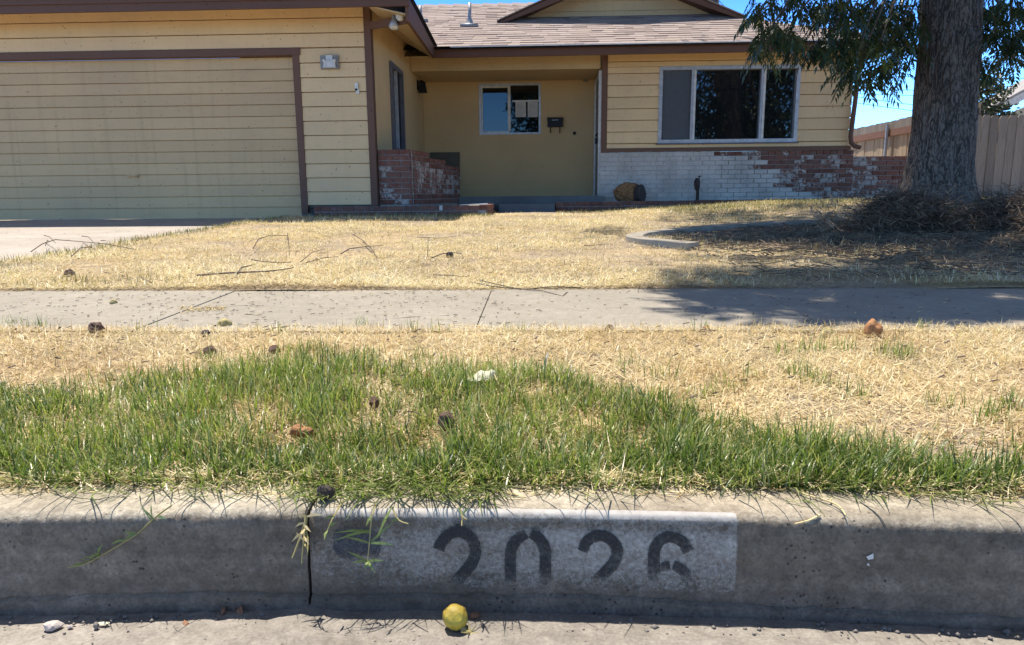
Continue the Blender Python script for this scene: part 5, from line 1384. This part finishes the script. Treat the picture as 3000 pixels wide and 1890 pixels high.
# ------------------------------------------------------------------ concrete edging of the bed
pth = [hit(*q) for q in ((2480, 659), (2330, 664), (2180, 671), (2050, 680), (1945, 690), (1880, 700), (1858, 709), (1880, 717), (1945, 724), (2030, 733))]
pth = bez([p[:2] for p in pth], 8)
mb = MB(); d = np.gradient(pth, axis=0); d /= np.linalg.norm(d, axis=1)[:, None]; nr = np.stack([-d[:, 1], d[:, 0]], 1)
for i in range(len(pth) - 1):
    q = []
    for j in (i, i + 1):
        for s in (.06, -.06): q.append(pth[j] + nr[j] * s)
    b = [q[0], q[1], q[3], q[2]]; zz = [float(gz(*v)) for v in b]
    mb.hexa([(v[0], v[1], z - .1) for v, z in zip(b, zz)], [(v[0], v[1], z + .046) for v, z in zip(b, zz)])
tag(mb.part('concrete_edging', M['walk']), kind='structure')

ang = np.linspace(0, 2 * np.pi, 48, endpoint=False); V = [(2.55, 5.2, float(gz(2.55, 5.2)) + .016)]
for rr in (.5, .85, 1.0):
    for a in ang:
        k = rr * (1 + .10 * math.sin(a * 3 + 1) + .06 * math.sin(a * 7)); x, y = 2.75 + 1.95 * k * math.cos(a), 5.15 + .98 * k * math.sin(a); V.append((x, y, float(gz(x, y)) + (.016 if rr < 1 else -.02)))
Fq = [(0, 1 + k, 1 + (k + 1) % 48) for k in range(48)] + [(1 + r_ * 48 + k, 1 + (r_ + 1) * 48 + k, 1 + (r_ + 1) * 48 + (k + 1) % 48, 1 + r_ * 48 + (k + 1) % 48) for r_ in range(2) for k in range(48)]
me = bpy.data.meshes.new('bed_soil'); me.from_pydata(V, [], Fq); me.materials.append(simple('brown bed earth', (.16, .115, .075), .95, vary=.5, scale=20, bs=60, bmp=.8)); me.polygons.foreach_set('use_smooth', [True] * len(me.polygons)); np_obj('bed_soil', me, None, 'structure')
# ------------------------------------------------------------------ brush piles under the tree
def brush(name, cx, cy, rx, ry, h, n, label, seed, dry_at=None):
    r = random.Random(seed); g = float(gz(cx, cy)); t = empty(name, (cx, cy, g), label, 'brush pile', 'brush piles under the tree'); mb = MB(); md = MB()
    for k in range(n):
        a = r.uniform(0, 6.283); q = math.sqrt(r.random()); x = cx + rx * q * math.cos(a); y = cy + ry * q * math.sin(a)
        top = h * math.sqrt(max(.05, 1 - q * q)) * (.75 + .25 * math.sin(x * 7 + seed)); z = float(gz(x, y)) + top * (r.random() ** .5)
        L = r.uniform(.07, .27); aa = r.uniform(0, 6.283); e = r.uniform(-.5, .55)
        d = Vector((math.cos(aa), math.sin(aa) * .8, e)); p = Vector((x, y, z)); m_ = p + d * L * .5 + Vector((r.uniform(-.03, .03), r.uniform(-.03, .03), r.uniform(-.02, .04)))
        rad = r.uniform(.0012, .0042)
        mb.tube([p, m_, p + d * L], [rad, rad * .8, rad * .4], 3, cap=False)
        if r.random() < .75:
            for _ in range(9):
                s = p + d * L * r.random(); v = Vector((r.gauss(0, 1), r.gauss(0, 1), r.gauss(0, .6))).normalized() * r.uniform(.03, .10); w = v.cross(Vector((r.gauss(0, 1), r.gauss(0, 1), 1))).normalized() * r.uniform(.0012, .0038)
                (md if r.random() < .35 else mb).add([s, s + v * .5 + w, s + v, s + v * .5 - w], [(0, 1, 2, 3)])
    mb.part('stems', M['brush'], t); md.part('dead_leaves', M['brush_dry'], t)
    if dry_at:
        mb = MB()
        for k in range(220):
            s = Vector(dry_at) + Vector((r.gauss(0, .05), r.gauss(0, .05), abs(r.gauss(.06, .09)))); v = Vector((r.gauss(-.2, 1), r.gauss(0, 1), r.gauss(0, .7))).normalized() * r.uniform(.03, .09); w = v.cross(Vector((r.gauss(0, 1), r.gauss(0, 1), 1))).normalized() * r.uniform(.004, .011)
            mb.add([s, s + v * .5 + w, s + v, s + v * .5 - w], [(0, 1, 2, 3)])
        mb.part('pale_dead_leaves', M['brush_dry'], t)
g = hit(2440, 690)
brush('brush_pile', 2.66, 5.25, .34, .30, .29, 1900, 'dark brush pile of cut stems with bleached leaves at its end near the concrete edging', 21, (g[0] - .02, g[1] + .05, g[2]))
brush('brush_pile', 3.56, 5.2, .50, .36, .28, 2400, 'dark brush pile of cut stems in front of the right fence', 22)
n = 9000    # loose trash from the brush, strewn in the shade
r = random.Random(8); mb = MB()
for k in range(n):
    x = r.uniform(.95, 4.4); y = r.choice((r.gauss(4.75, .4), r.uniform(3.05, 6.0))); z = float(gz(x, y)) + .010 + .02 * r.random(); a = r.uniform(0, 6.28); L = r.uniform(.03, .14)
    if y < 3.1 or (x < 1.6 and r.random() < .7): continue
    mb.bar((x, y, z), (x + math.cos(a) * L, y + math.sin(a) * L, z + r.uniform(0, .02)), r.uniform(.003, .008), .003)
tag(mb.part('brush_litter', M['brush_litter']), 'loose stems and leaf litter round the brush piles', kind='stuff')

# ------------------------------------------------------------------ walnuts in their husks
def nut(px, py, rpx, mat, label, sink=.25, sq=.92, group='fallen walnut husks', seedv=0, lumps=.1, on=None, stem=False):
    g = hit(px, py + rpx * (1 - sink)) if on is None else on
    D = g @ FW; R_ = rpx / F_PX * D
    c = np.array([g[0], g[1], g[2] + R_ * (1 - sink * 1.0)])
    me = bpy.data.meshes.new('walnut_husk'); import bmesh
    bm = bmesh.new(); bmesh.ops.create_icosphere(bm, subdivisions=4, radius=1.0)
    for v in bm.verts:
        q = v.co.copy(); k = 1 + lumps * mnoise.fractal(q * 1.3 + Vector((seedv * 3.1, 0, 0)), 1, 2, 3) + lumps * .35 * mnoise.noise(q * 5 + Vector((0, seedv, 0)))
        v.co = Vector((q.x * k, q.y * k, q.z * k * sq)) * R_
    bm.to_mesh(me); bm.free(); me.materials.append(M[mat]); me.polygons.foreach_set('use_smooth', [True] * len(me.polygons))
    o = bpy.data.objects.new('walnut_husk', me); o.location = c; o.rotation_euler = (seedv, seedv * 2, seedv * 3)
    link(o, None, Matrix.LocRotScale(Vector(c), o.rotation_euler, None)); tag(o, label, 'walnut', group); return o, c, R_
y, cy_, ry_ = nut(1334, 1802, 37, 'nut_yellow', 'bright yellow round husk in the gutter below the painted number', sink=0, sq=.94, lumps=.10, on=(lambda q: np.array([q[0], q[1] + .004, float(zgut(q[1])) - .001]))(at_z(1334, 1846, -.5665)))
mb = MB(); mb.tube([cy_ + [ry_ * .55, -ry_ * .5, -ry_ * .62], cy_ + [ry_ * .95, -ry_ * .75, -ry_ * .8], cy_ + [ry_ * 1.25, -ry_ * .8, -ry_ * .86]], [.004, .003, .0025], 6)
for k in range(7):
    a = k * .9; mb.tube([cy_ + [ry_ * 1.2, -ry_ * .8, -ry_ * .86], cy_ + [ry_ * 1.2 + .012 * math.cos(a), -ry_ * .8 + .012 * math.sin(a), -ry_ * .8 + .004 * (k % 3)]], [.0016, .0006], 4)
o = mb.part('stalk', M['stolon'], y)
NUTS = [(283, 962, 21, 'nut_brown', 'round brown husk at the sidewalk edge, farthest left on the verge', .2), (657, 953, 20, 'nut_tan', 'yellow green husk half sunk at the sidewalk edge', .55), (605, 979, 13, 'nut_dark', 'small dark husk beside the half sunk yellow green one', .2),
        (615, 1032, 18, 'nut_brown', 'brown husk in the straw nearest left of the green grass top', .2), (805, 1028, 18, 'nut_brown', 'brown husk in the straw touching the green grass tips', .2), (1308, 1246, 27, 'nut_brown', 'large dark brown husk in the middle of the green grass', .1),
        (872, 1272, 20, 'nut_orange', 'split reddish husk in the green grass, its left half', .1), (902, 1274, 20, 'nut_orange', 'split reddish husk in the green grass, its right half', .1), (1098, 1180, 16, 'nut_brown', 'shaded brown husk deep in grass below the pale curled leaf', .2), (955, 1442, 25, 'nut_dark', 'nearly black husk lying on the kerb edge over the joint', .1),
        (2555, 966, 28, 'nut_orange', 'big orange brown husk at the shaded sidewalk edge', .2), (2425, 978, 19, 'nut_tan', 'flat tan husk left of the big orange brown one', .6), (1786, 964, 13, 'nut_brown', 'half buried brown husk on the verge edge at mid sidewalk', .6),
        (333, 887, 10, 'nut_tan', 'small tan husk lying alone on the sidewalk', .1), (204, 803, 14, 'nut_brown', 'brown husk on the dead lawn near the driveway', .2), (1318, 748, 11, 'nut_dark', 'small black husk on the lawn beside a bent twig', .1)]
for k, (px, py, r_, mt, lab, sk) in enumerate(NUTS):
    lift = None
    if 1150 < py < 1300: g = hit(px, py + 34); lift = g + np.array([0, 0, .016])
    if py > 1400: lift = np.array([*hit(px, py + 22)[:2], -.4295]); lift[0:2] = at_z(px, py + 22, -.4295)[:2]
    nut(px, py, r_, mt, lab, sk, random.uniform(.82, .95), seedv=k * 1.7 + .3, lumps=.24, on=lift)
g = hit(1008, 641)
mb = MB(); mb.lathe([(0, .012), (.014, .012), (.016, .008), (.016, 0)], 12, tuple(g)); mb.thing('bottle_cap', simple('blue plastic', (.01, .05, .55), .4), tuple(g), 'tiny blue bottle cap at the far lawn edge by the brick border', 'bottle cap')

# ------------------------------------------------------------------ leaves, stones, twigs
def curled_leaf(name, px, py, wpx, hpx, mat, label, cat, seed=0, base=None, yaw=0.0, stem=None, curl=1.0, group=None):
    g = hit(px, py + hpx / 2) if base is None else np.array(base); D = g @ FW; W = wpx / F_PX * D; H = hpx / F_PX * D
    n, m = 9, 5; V = []; r = random.Random(seed)
    for i in range(n):
        u = i / (n - 1) * 2 - 1; ww = H * .55 * (1 - abs(u) ** 2.6) * (1 + .25 * math.sin(i * 2.3 + seed)) + .0008
        for j in range(m):
            v = j / (m - 1) * 2 - 1
            z = H * (.62 + .25 * u - .35 * u * u + .10 * math.sin(u * 7 + seed)) - abs(v) ** .9 * H * .5 * curl + r.uniform(-.05, .05) * H
            V.append((u * W * .5 * math.cos(yaw) - v * ww * math.sin(yaw), u * W * .5 * math.sin(yaw) + v * ww * math.cos(yaw), max(.001, z)))
    mb = MB(); fs = [(i * m + j, i * m + j + 1, (i + 1) * m + j + 1, (i + 1) * m + j) for i in range(n - 1) for j in range(m - 1)]
    mb.add([(g[0] + a, g[1] + b, g[2] + c) for a, b, c in V], fs)
    o = mb.thing(name, M[mat], tuple(g), label, cat, group, True)
    if stem:
        q = hit(*stem); s = MB(); s.tube([(g[0] + W * .45, g[1], g[2] + H * .4), ((g[0] + q[0]) / 2 + W * .2, (g[1] + q[1]) / 2, (g[2] + q[2]) / 2 + H * .35), tuple(q + [0, 0, .02])], [.0016, .0014, .001], 5); s.part('stem', M['straw_stem'], o)
    return o
g = hit(1410, 1150) + np.array([0, 0, .030])
curled_leaf('fallen_leaf', 1410, 1100, 86, 40, 'pale_leaf', 'large pale curled leaf resting on the green grass', 'leaf', 2, g, .25, (1478, 1165), 1.1)
curled_leaf('fallen_leaf', 258, 722, 18, 9, 'dry_leaf', 'orange brown leaf beside the forked branch by the driveway', 'leaf', 3)
curled_leaf('fallen_leaf', 2066, 957, 38, 20, 'dry_leaf', 'crumpled brown leaf at the sidewalk edge where the tree shade begins', 'leaf', 4, None, .5)
curled_leaf('fallen_leaf', 8, 1030, 26, 22, 'pale_leaf', 'crumpled whitish leaf on the verge at the left picture border', 'leaf', 5, None, .8)
curled_leaf('fallen_leaf', 1250, 1098, 30, 26, 'nut_orange', 'orange tan leaf scrap in the grass left of the pale leaf', 'leaf', 6, hit(1250, 1125) + np.array([0, 0, .015]), .9)
curled_leaf('fallen_leaf', 2535, 1090, 28, 12, 'paper', 'small white scrap of leaf on the straw below the orange husk', 'leaf', 7)
for k, (px, py, w, h, lab, mt) in enumerate(((668, 1774, 16, 30, 'brown leaf propped against the kerb foot, left of a pair', 'dry_leaf'), (716, 1774, 20, 32, 'brown leaf propped against the kerb foot, right of a pair', 'dry_leaf'), (2962, 1812, 40, 30, 'brown leaf in the shaded gutter at the right border', 'dry_leaf'), (80, 1785, 36, 10, 'thin brown leaf lying by the kerb foot above the stones', 'dry_leaf'), (545, 1836, 30, 10, 'reddish dry leaf curl at the gutter shadow line', 'dry_leaf'), (845, 1872, 34, 14, 'dry leaf flakes in the sunlit gutter left of the joint', 'dry_leaf'), (305, 1838, 34, 10, 'pale narrow leaf right of the small gutter stone', 'pale_leaf'), (1392, 1800, 36, 24, 'brown leaf in shade directly behind the yellow husk', 'dry_leaf'))):
    g = at_z(px, py, -.571); curled_leaf('fallen_leaf', px, py, w, h, mt, lab, 'leaf', 10 + k, (g[0], min(g[1], .878), float(zgut(min(g[1], .878)))), .3 + .5 * k)
def stone(px, py, w, h, mat, label, seed, z=-.566, group=None):
    g = at_z(px, py + h / 2, z); D = g @ FW; W = w / F_PX * D / 2; H = h / F_PX * D / 2
    import bmesh
    me = bpy.data.meshes.new('stone'); bm = bmesh.new(); bmesh.ops.create_icosphere(bm, subdivisions=2, radius=1)
    for v in bm.verts:
        q = v.co.copy(); k = 1 + .35 * mnoise.noise(q * 1.2 + Vector((seed * 2.7, 0, 0))); v.co = Vector((q.x * W * k, q.y * W * .8 * k, q.z * H * k))
    bm.to_mesh(me); bm.free(); me.materials.append(M[mat]); o = bpy.data.objects.new('stone', me); o.location = (g[0], g[1], z + H * .7); o.rotation_euler = (0, .2, seed); link(o); return tag(o, label, 'stone', group)
stone(155, 1828, 52, 26, 'stone', 'largest pale stone in the gutter on the left', 1, group='stones in the gutter')
stone(282, 1829, 20, 20, 'pebble', 'small round grey stone in the gutter beside the pale narrow leaf', 2, group='stones in the gutter')
stone(206, 1834, 18, 10, 'stone', 'pale stone chip between the two bigger gutter stones', 3, group='stones in the gutter')
stone(2020, 1250 + 0, 1, 1, 'stone', 'x', 9) if False else None
# gravel in the kerb foot
r = random.Random(4); mb = MB()
for k in range(420):
    x = r.uniform(-.85, .85); y = KERB_Y - .02 - abs(r.gauss(0, .018)) + float(bend(x)); s = r.uniform(.0012, .0048) * (1.5 if x > .1 and r.random() < .3 else 1)
    if r.random() < .45: y = r.uniform(.72, .87); s *= .55
    z = float(zgut(y)) - .0005; v8 = [(x + s * a * r.uniform(.6, 1.2), y + s * b * r.uniform(.6, 1.2), z + s * .8 * c * r.uniform(.6, 1.1)) for a, b, c in ((1, 0, 0), (-1, 0, 0), (0, 1, 0), (0, -1, 0), (0, 0, 1), (0, 0, -1))]
    mb.add(v8, [(0, 2, 4), (2, 1, 4), (1, 3, 4), (3, 0, 4), (2, 0, 5), (1, 2, 5), (3, 1, 5), (0, 3, 5)])
tag(mb.part('gravel', M['pebble'], None, True), 'grit and fine gravel along the foot of the kerb', kind='stuff')

def c4(x, y): return x / 2.37, 560 + y / 2.37
def c5(x, y): return 1000 + x / 2.37, 560 + y / 2.37
def stick(paths, rad, label, cat='twig', group=None, name='twig', mat='twig', lift=.006, arch=.0):
    mb = MB(); first = None
    for pts in paths:
        W = [hit(*q) for q in pts]
        if len(W) == 2: W = [W[0], (W[0] * .5 + W[1] * .5) + np.array([random.uniform(-.006, .006), random.uniform(-.01, .01), 0]), W[1]]
        W = [w + np.array([0, 0, lift + arch * (0 < i < len(W) - 1) + random.uniform(0, .003)]) for i, w in enumerate(W)]
        if first is None: first = W[0]
        mb.tube(W, [rad * .62 * (1 - .5 * i / (len(W) - 1)) for i in range(len(W))], 5)
    return mb.thing(name, M[mat], tuple(first), label, cat, group)
SWT = [[(290, 858), (340, 848), (395, 825)], [(420, 860), (470, 860), (520, 872)], [(400, 845), (550, 832)], [(970, 768), (1065, 753)], [(1045, 845), (1075, 825), (1140, 835)], [(870, 840), (935, 830)], [(750, 805), (810, 812), (845, 828)], [(1480, 720), (1560, 712)],
       [(1610, 765), (1715, 770)], [(0, 840), (60, 825), (120, 805)], [(250, 890), (350, 892)], [(420, 880), (480, 884)], [(1250, 920), (1310, 912)], [(1330, 882), (1375, 886)], [(1110, 850), (1190, 846)], [(1700, 872), (1780, 878)], [(430, 745), (480, 760)], [(480, 735), (530, 733)], [(660, 738), (720, 735)], [(1300, 715), (1350, 717)], [(720, 888), (790, 886)], [(1850, 772), (1915, 770)], [(170, 760), (210, 762)], [(1840, 850), (1890, 852)]]
for s in SWT: stick([[c4(*q) for q in s]], .0036, 'small dark twig lying on the sunny part of the sidewalk', group='small twigs on the sidewalk')
for s in [[(205, 805), (280, 806)], [(735, 752), (775, 760)], [(820, 712), (880, 722)], [(300, 720), (350, 730)], [(1200, 785), (1235, 780)], [(1570, 842), (1590, 842)], [(1700, 866), (1725, 872)], [(1390, 772), (1430, 768)]]: stick([[c5(*q) for q in s]], .0032, 'small dark twig lying on the sunny part of the sidewalk', group='small twigs on the sidewalk')
stick([[c4(*q) for q in ((1030, 722), (1130, 722), (1210, 700), (1270, 693))]], .0036, 'thin twig on the far sidewalk edge left of the diagonal joint')
stick([[c4(*q) for q in ((1560, 700), (1620, 718), (1690, 735))]], .0048, 'short thick twig over the far sidewalk edge at the left joint')
stick([[c4(*q) for q in ((1620, 815), (1700, 808), (1780, 822), (1870, 825))], [c4(*q) for q in ((1700, 808), (1740, 820), (1800, 812))]], .0036, 'forked dark twig on the sidewalk right of the straw heap')
stick([[c4(*q) for q in ((1890, 965), (2020, 955), (2130, 950), (2190, 965))]], .0045, 'long twig along the near sidewalk edge between the husks and the middle joint')
stick([[c5(*q) for q in ((350, 905), (480, 893), (620, 885), (750, 878))]], .0042, 'straight twig with straw lying on the sidewalk just left of the middle joint')
stick([[c5(*q) for q in ((2000, 752), (2080, 760), (2160, 750))]], .0042, 'short dark twig on the sidewalk where tree shade begins')
stick([[c5(*q) for q in ((900, 645), (1050, 685), (1230, 697), (1400, 715), (1540, 745))], [c5(*q) for q in ((1540, 745), (1585, 712))], [c5(*q) for q in ((960, 630), (1100, 672), (1250, 697))]], .0046, 'long reddish twig with hooked end lying over the far sidewalk edge', 'branch', name='fallen_branch', arch=.006)
stick([[c5(*q) for q in ((1250, 699), (1370, 685), (1480, 675), (1690, 683))]], .005, 'dark twig crossing the hooked branch along the lawn edge', 'branch', name='fallen_branch')
stick([[c5(*q) for q in ((640, 613), (760, 618), (875, 628))]], .0045, 'thin twig on the lawn near the sidewalk above the middle joint', lift=.02)
stick([[c5(*q) for q in ((80, 320), (150, 380), (230, 450))], [c5(*q) for q in ((0, 465), (60, 445), (180, 430), (290, 405))], [c5(*q) for q in ((150, 380), (200, 430), (250, 495))]], .006, 'crossed dark branch on the middle of the lawn', 'branch', name='fallen_branch', lift=.025, arch=.015)
stick([[c5(*q) for q in ((530, 340), (680, 345), (830, 330))], [c5(*q) for q in ((605, 345), (600, 400), (597, 470))]], .005, 'thin forked twig on the lawn above the small black husk', 'branch', name='fallen_branch', lift=.02)
stick([[c5(*q) for q in ((630, 490), (700, 472), (770, 463), (835, 470), (850, 490))]], .006, 'bent dark twig on the lawn holding the small black husk', lift=.02, arch=.01)
stick([[c5(*q) for q in ((1690, 402), (1780, 395), (1870, 388))]], .004, 'thin twig on the lawn left of the concrete edging tip', lift=.02)
stick([[c4(*q) for q in ((220, 455), (300, 425), (390, 392), (560, 405), (740, 425), (930, 437))], [c4(*q) for q in ((310, 335), (350, 368), (390, 392))], [c4(*q) for q in ((570, 340), (620, 370), (670, 407))], [c4(*q) for q in ((500, 490), (570, 455), (640, 420))], [c4(*q) for q in ((320, 410), (345, 380))]], .006, 'large forked bare branch lying from the lawn onto the driveway', 'branch', name='fallen_branch', lift=.03, arch=.025)
stick([[c4(*q) for q in ((1370, 615), (1600, 608), (1850, 600), (1960, 585), (2040, 560))], [c4(*q) for q in ((1650, 605), (1680, 570), (1760, 538))]], .008, 'thick dark branch lying flat on the lawn near the sidewalk', 'branch', name='fallen_branch', lift=.02, arch=.008)
stick([[c4(*q) for q in ((1760, 430), (1800, 395), (1870, 370), (2000, 368), (2005, 405))], [c4(*q) for q in ((2000, 368), (2000, 325))]], .006, 'arched thin branch on the lawn above the long straight twig', 'branch', name='fallen_branch', lift=.03, arch=.03)
stick([[c4(*q) for q in ((1750, 503), (1830, 518), (1930, 524), (2030, 522))]], .006, 'long straight twig on the lawn', 'branch', name='fallen_branch', lift=.02)
stick([[c4(*q) for q in ((2090, 525), (2170, 475), (2255, 428))], [c4(*q) for q in ((2130, 530), (2250, 515), (2350, 485))]], .0045, 'pair of thin joined twigs on the lawn beside the long straight twig', 'branch', name='fallen_branch', lift=.025, arch=.015)
stick([[c4(*q) for q in ((985, 625), (1060, 660))]], .006, 'short dark twig at the lawn edge left of the thick branch', lift=.015)
stick([[c4(*q) for q in ((700, 350), (738, 348))]], .006, 'short twig lying on the driveway edge')
stick([[c5(*q) for q in ((765, 958), (960, 968), (1140, 985))]], .0025, 'long pale straw stalk along the verge edge below the middle joint', 'stalk', name='straw_stalk', mat='straw_stem', lift=.012)
stick([[(1195, 1258), (1215, 1262), (1235, 1270)]], .0024, 'short black twig in the green grass left of the big husk', lift=.035)
g = hit(1595, 1105); mb = MB(); W = [at_y(1592, 1092, g[1] - .01), at_y(1597, 1068, g[1]), at_y(1600, 1050, g[1]), at_y(1606, 1035, g[1] + .01)]
mb.tube([g - [0, 0, .01]] + W, [.002, .0028, .0026, .0022, .0012], 6); mb.thing('feather', M['white_trim'], tuple(g), 'thin whitish upright stalk in the straw right of the pale leaf', 'stalk')
# debris flecks and straw bits on the concrete
r = random.Random(14); mb = MB(); ms = MB()
for k in range(900):
    if k < 520: x = r.gauss(-1.25, .75); y = r.uniform(WALK0 + .02, WALK1); z = float(gz(x, y)) + .011
    elif k < 700: x = r.uniform(-.6, 1.6); y = r.uniform(WALK0, WALK1); z = float(gz(x, y)) + .011
    else: x = r.uniform(-6, -3.3); y = r.uniform(3.2, 8.8); z = float(zdrive(y)) + .003
    a = r.gauss(0, .8); L = r.uniform(.003, .014) * (1 + .1 * y); s = math.cos(a) * L, math.sin(a) * L
    (mb if r.random() < .7 else ms).bar((x, y, z), (x + s[0], y + s[1], z + .001), r.uniform(.0015, .004), .0015)
for k in range(150):
    px, py = c4(r.uniform(1250, 1560), r.gauss(838, 9)); g = hit(px, py); a = r.uniform(0, 6.28); L = r.uniform(.008, .02); ms.bar(g + [0, 0, .010], g + [math.cos(a) * L, math.sin(a) * L, .014], .0018, .0015)
for k in range(620):       # crumbs, bits of bark and leaf on the dead lawn and in the straw
    if k < 420: y = WALK1 + 6 * r.random() ** 1.5 + .05; x = r.uniform(-3.1, 2.6) * min(1, .45 + y / 9)
    else: y = r.uniform(1.35, WALK0); x = r.uniform(-1.9, 1.9)
    z = float(gz(x, y)) + .018; a = r.gauss(0, .9); L = r.uniform(.004, .02) * (.8 + .12 * y)
    (mb if r.random() < .8 else ms).bar((x, y, z), (x + math.cos(a) * L, y + math.sin(a) * L, z + r.uniform(0, .006)), r.uniform(.002, .007), .002)
tag(mb.part('litter', M['twig']), 'dark twig crumbs scattered over concrete and straw', kind='stuff'); tag(ms.part('straw_bits', M['straw_stem']), 'pale straw bits scattered over concrete and lawn', kind='stuff')

# ------------------------------------------------------------------ grass runners hanging over the kerb
def cA(x, y): return x / 2.1673, 1190 + y / 2.1673
def cB(x, y): return 950 + x / 2.1673, 1190 + y / 2.1673
def cC(x, y): return 1900 + x / 2.1673, 1190 + y / 2.1673
def over_face(px, py, out):
    """point just in front of the kerb under a pixel: on its top when the pixel is above the edge"""
    z = at_z(px, py, -.424)
    if z[1] > KERB_Y + .015 - out: return z
    return at_y(px, py, KERB_Y - out)
def runner(name, paths, blades_, label, out0=.006, out1=.035, rad=.0013, stem='stolon', leaf='runner_leaf'):
    mb = MB(); ml = MB(); first = None
    for pts in paths:
        W = [over_face(q[0], q[1], out0 + (out1 - out0) * i / max(1, len(pts) - 1)) for i, q in enumerate(pts)]
        if first is None: first = W[0]
        mb.tube(bez(W, 5), [rad * (1 - .4 * k / (5 * (len(W) - 1))) for k in range(5 * (len(W) - 1) + 1)], 5)
    t = mb.thing(name, M[stem], tuple(first), label, 'grass runner', 'grass runners over the kerb')
    for a, b in blades_:
        p = over_face(*a, out1 * .75); q = over_face(*b, out1 * .9 + random.uniform(0, .015)); d = q - p; m_ = p + d * .45 + np.array([0, -.003, .003])
        w = np.cross(d, FW); w = w / (np.linalg.norm(w) + 1e-9) * .0019 + np.array([0, .0006, 0])
        ml.add([p - w * .5, m_ - w, q, m_ + w, p + w * .5], [(0, 1, 2, 3, 4)])
    ml.part('leaf_blades', M[leaf], t); return t
runner('grass_runner', [[cA(1090, 630), cA(1020, 680), cA(960, 730), cA(870, 810), cA(760, 880), cA(640, 950), cA(545, 1000), cA(430, 1025)]],
       [(cA(*a), cA(*b)) for a, b in (((960, 730), (880, 590)), ((970, 720), (960, 600)), ((1000, 700), (1060, 720)), ((980, 720), (900, 640)), ((870, 810), (780, 805)), ((870, 810), (790, 850)), ((800, 850), (700, 880)), ((640, 950), (600, 930)), ((620, 960), (655, 870)), ((600, 970), (530, 960)), ((560, 990), (510, 965)), ((520, 1005), (500, 985)), ((545, 1000), (440, 1025)), ((640, 945), (560, 965)))], 'long grass runner hanging left across the bare kerb face')
runner('grass_runner', [[cB(330, 620), cB(305, 690), cB(293, 790), cB(287, 870), cB(275, 985)]],
       [(cB(*a), cB(*b)) for a, b in (((293, 790), (50, 805)), ((293, 790), (45, 860)), ((290, 800), (130, 820)), ((290, 870), (450, 882)), ((285, 870), (130, 830)), ((300, 860), (440, 740)), ((275, 985), (140, 920)), ((275, 985), (165, 1000)), ((275, 985), (380, 982)), ((275, 985), (262, 1045)), ((275, 985), (325, 1060)), ((300, 700), (265, 765)))], 'star tipped grass runner hanging over the blue painted emblem')
runner('grass_runner', [[cB(120, 600), cB(60, 700), cB(20, 790)]], [(cB(*a), cB(*b)) for a, b in (((20, 790), (0, 850)), ((30, 770), (80, 740)), ((60, 700), (0, 720)))], 'short grass runner drooping onto the left end of the painted box')
runner('grass_runner', [[cB(430, 640), cB(470, 720), cB(535, 748)]], [(cB(*a), cB(*b)) for a, b in (((430, 640), (330, 850)), ((470, 720), (420, 740)))], 'thin grass runner bent to the right between emblem and first digit')
runner('grass_runner', [[cB(860, 640), cB(875, 700), cB(872, 760)], [cB(875, 700), cB(905, 720)]], [(cB(*a), cB(*b)) for a, b in (((880, 690), (920, 640)), ((870, 690), (850, 640)))], 'tiny grass runner dangling above the first painted digit')
runner('grass_runner', [[cA(1940, 690), cA(1935, 780), cA(1925, 880), cA(1915, 1000)], [cA(1950, 700), cA(1900, 850), cA(1855, 965)], [cA(1930, 740), cA(1955, 850), cA(1950, 950)], [cA(1945, 720), cA(1935, 860), cA(1945, 900)]],
       [(cA(*a), cA(*b)) for a, b in (((1940, 740), (1870, 770)), ((1935, 760), (1975, 800)), ((1930, 800), (1850, 865)), ((1940, 700), (1890, 700)), ((1935, 780), (1900, 860)), ((1930, 830), (1965, 880)), ((1950, 700), (2060, 690)), ((1925, 850), (1880, 800)))], 'dried tuft of roots hanging in the joint of the kerb', rad=.0017, leaf='straw_stem')
runner('dry_stem', [[cC(900, 520), cC(1000, 560), cC(1150, 605), cC(1215, 640), cC(1252, 692)], [cC(1150, 605), cC(1165, 585)], [cC(1090, 690), cC(1020, 725), cC(930, 747)]], [], 'dry straw coloured stem lying over the kerb edge right of the painted box', .002, .012, .0016, 'straw_stem', 'straw_stem')
def sprawl(n, xs, seed):
    r = random.Random(seed)
    P = []; 
    for _ in range(n):
        x = r.uniform(*xs); P.append((x, VERGE0 - r.uniform(.02, .085), -.427))
    P = np.array(P); m = len(P)
    return blades(P, rng.uniform(.03, .085, m), -np.pi / 2 + rng.normal(0, 1.0, m), rng.uniform(.8, 1.35, m), rng.uniform(.1, .6, m), rng.uniform(.0016, .003, m), 4, np.clip(.25 + .6 * rng.random(m), 0, 1))
A = [sprawl(60, (-.62, -.38), 1), sprawl(330, (-.36, -.06), 2), sprawl(25, (.0, .16), 3), sprawl(40, (.52, .64), 4), sprawl(25, (.26, .5), 6), sprawl(70, (-1.0, -.5), 5)]
off = 0; Vs, Qs, Ts = [], [], []
for v, q, t in A: Vs.append(v); Qs.append(q + off); Ts.append(t); off += len(v)
tag(np_obj('sprawling_grass', np_mesh('sprawling_grass', np.concatenate(Vs), np.concatenate(Qs), M['grass'], {'tint': np.concatenate(Ts)})), 'loose grass blades sprawling over the kerb top', kind='stuff')
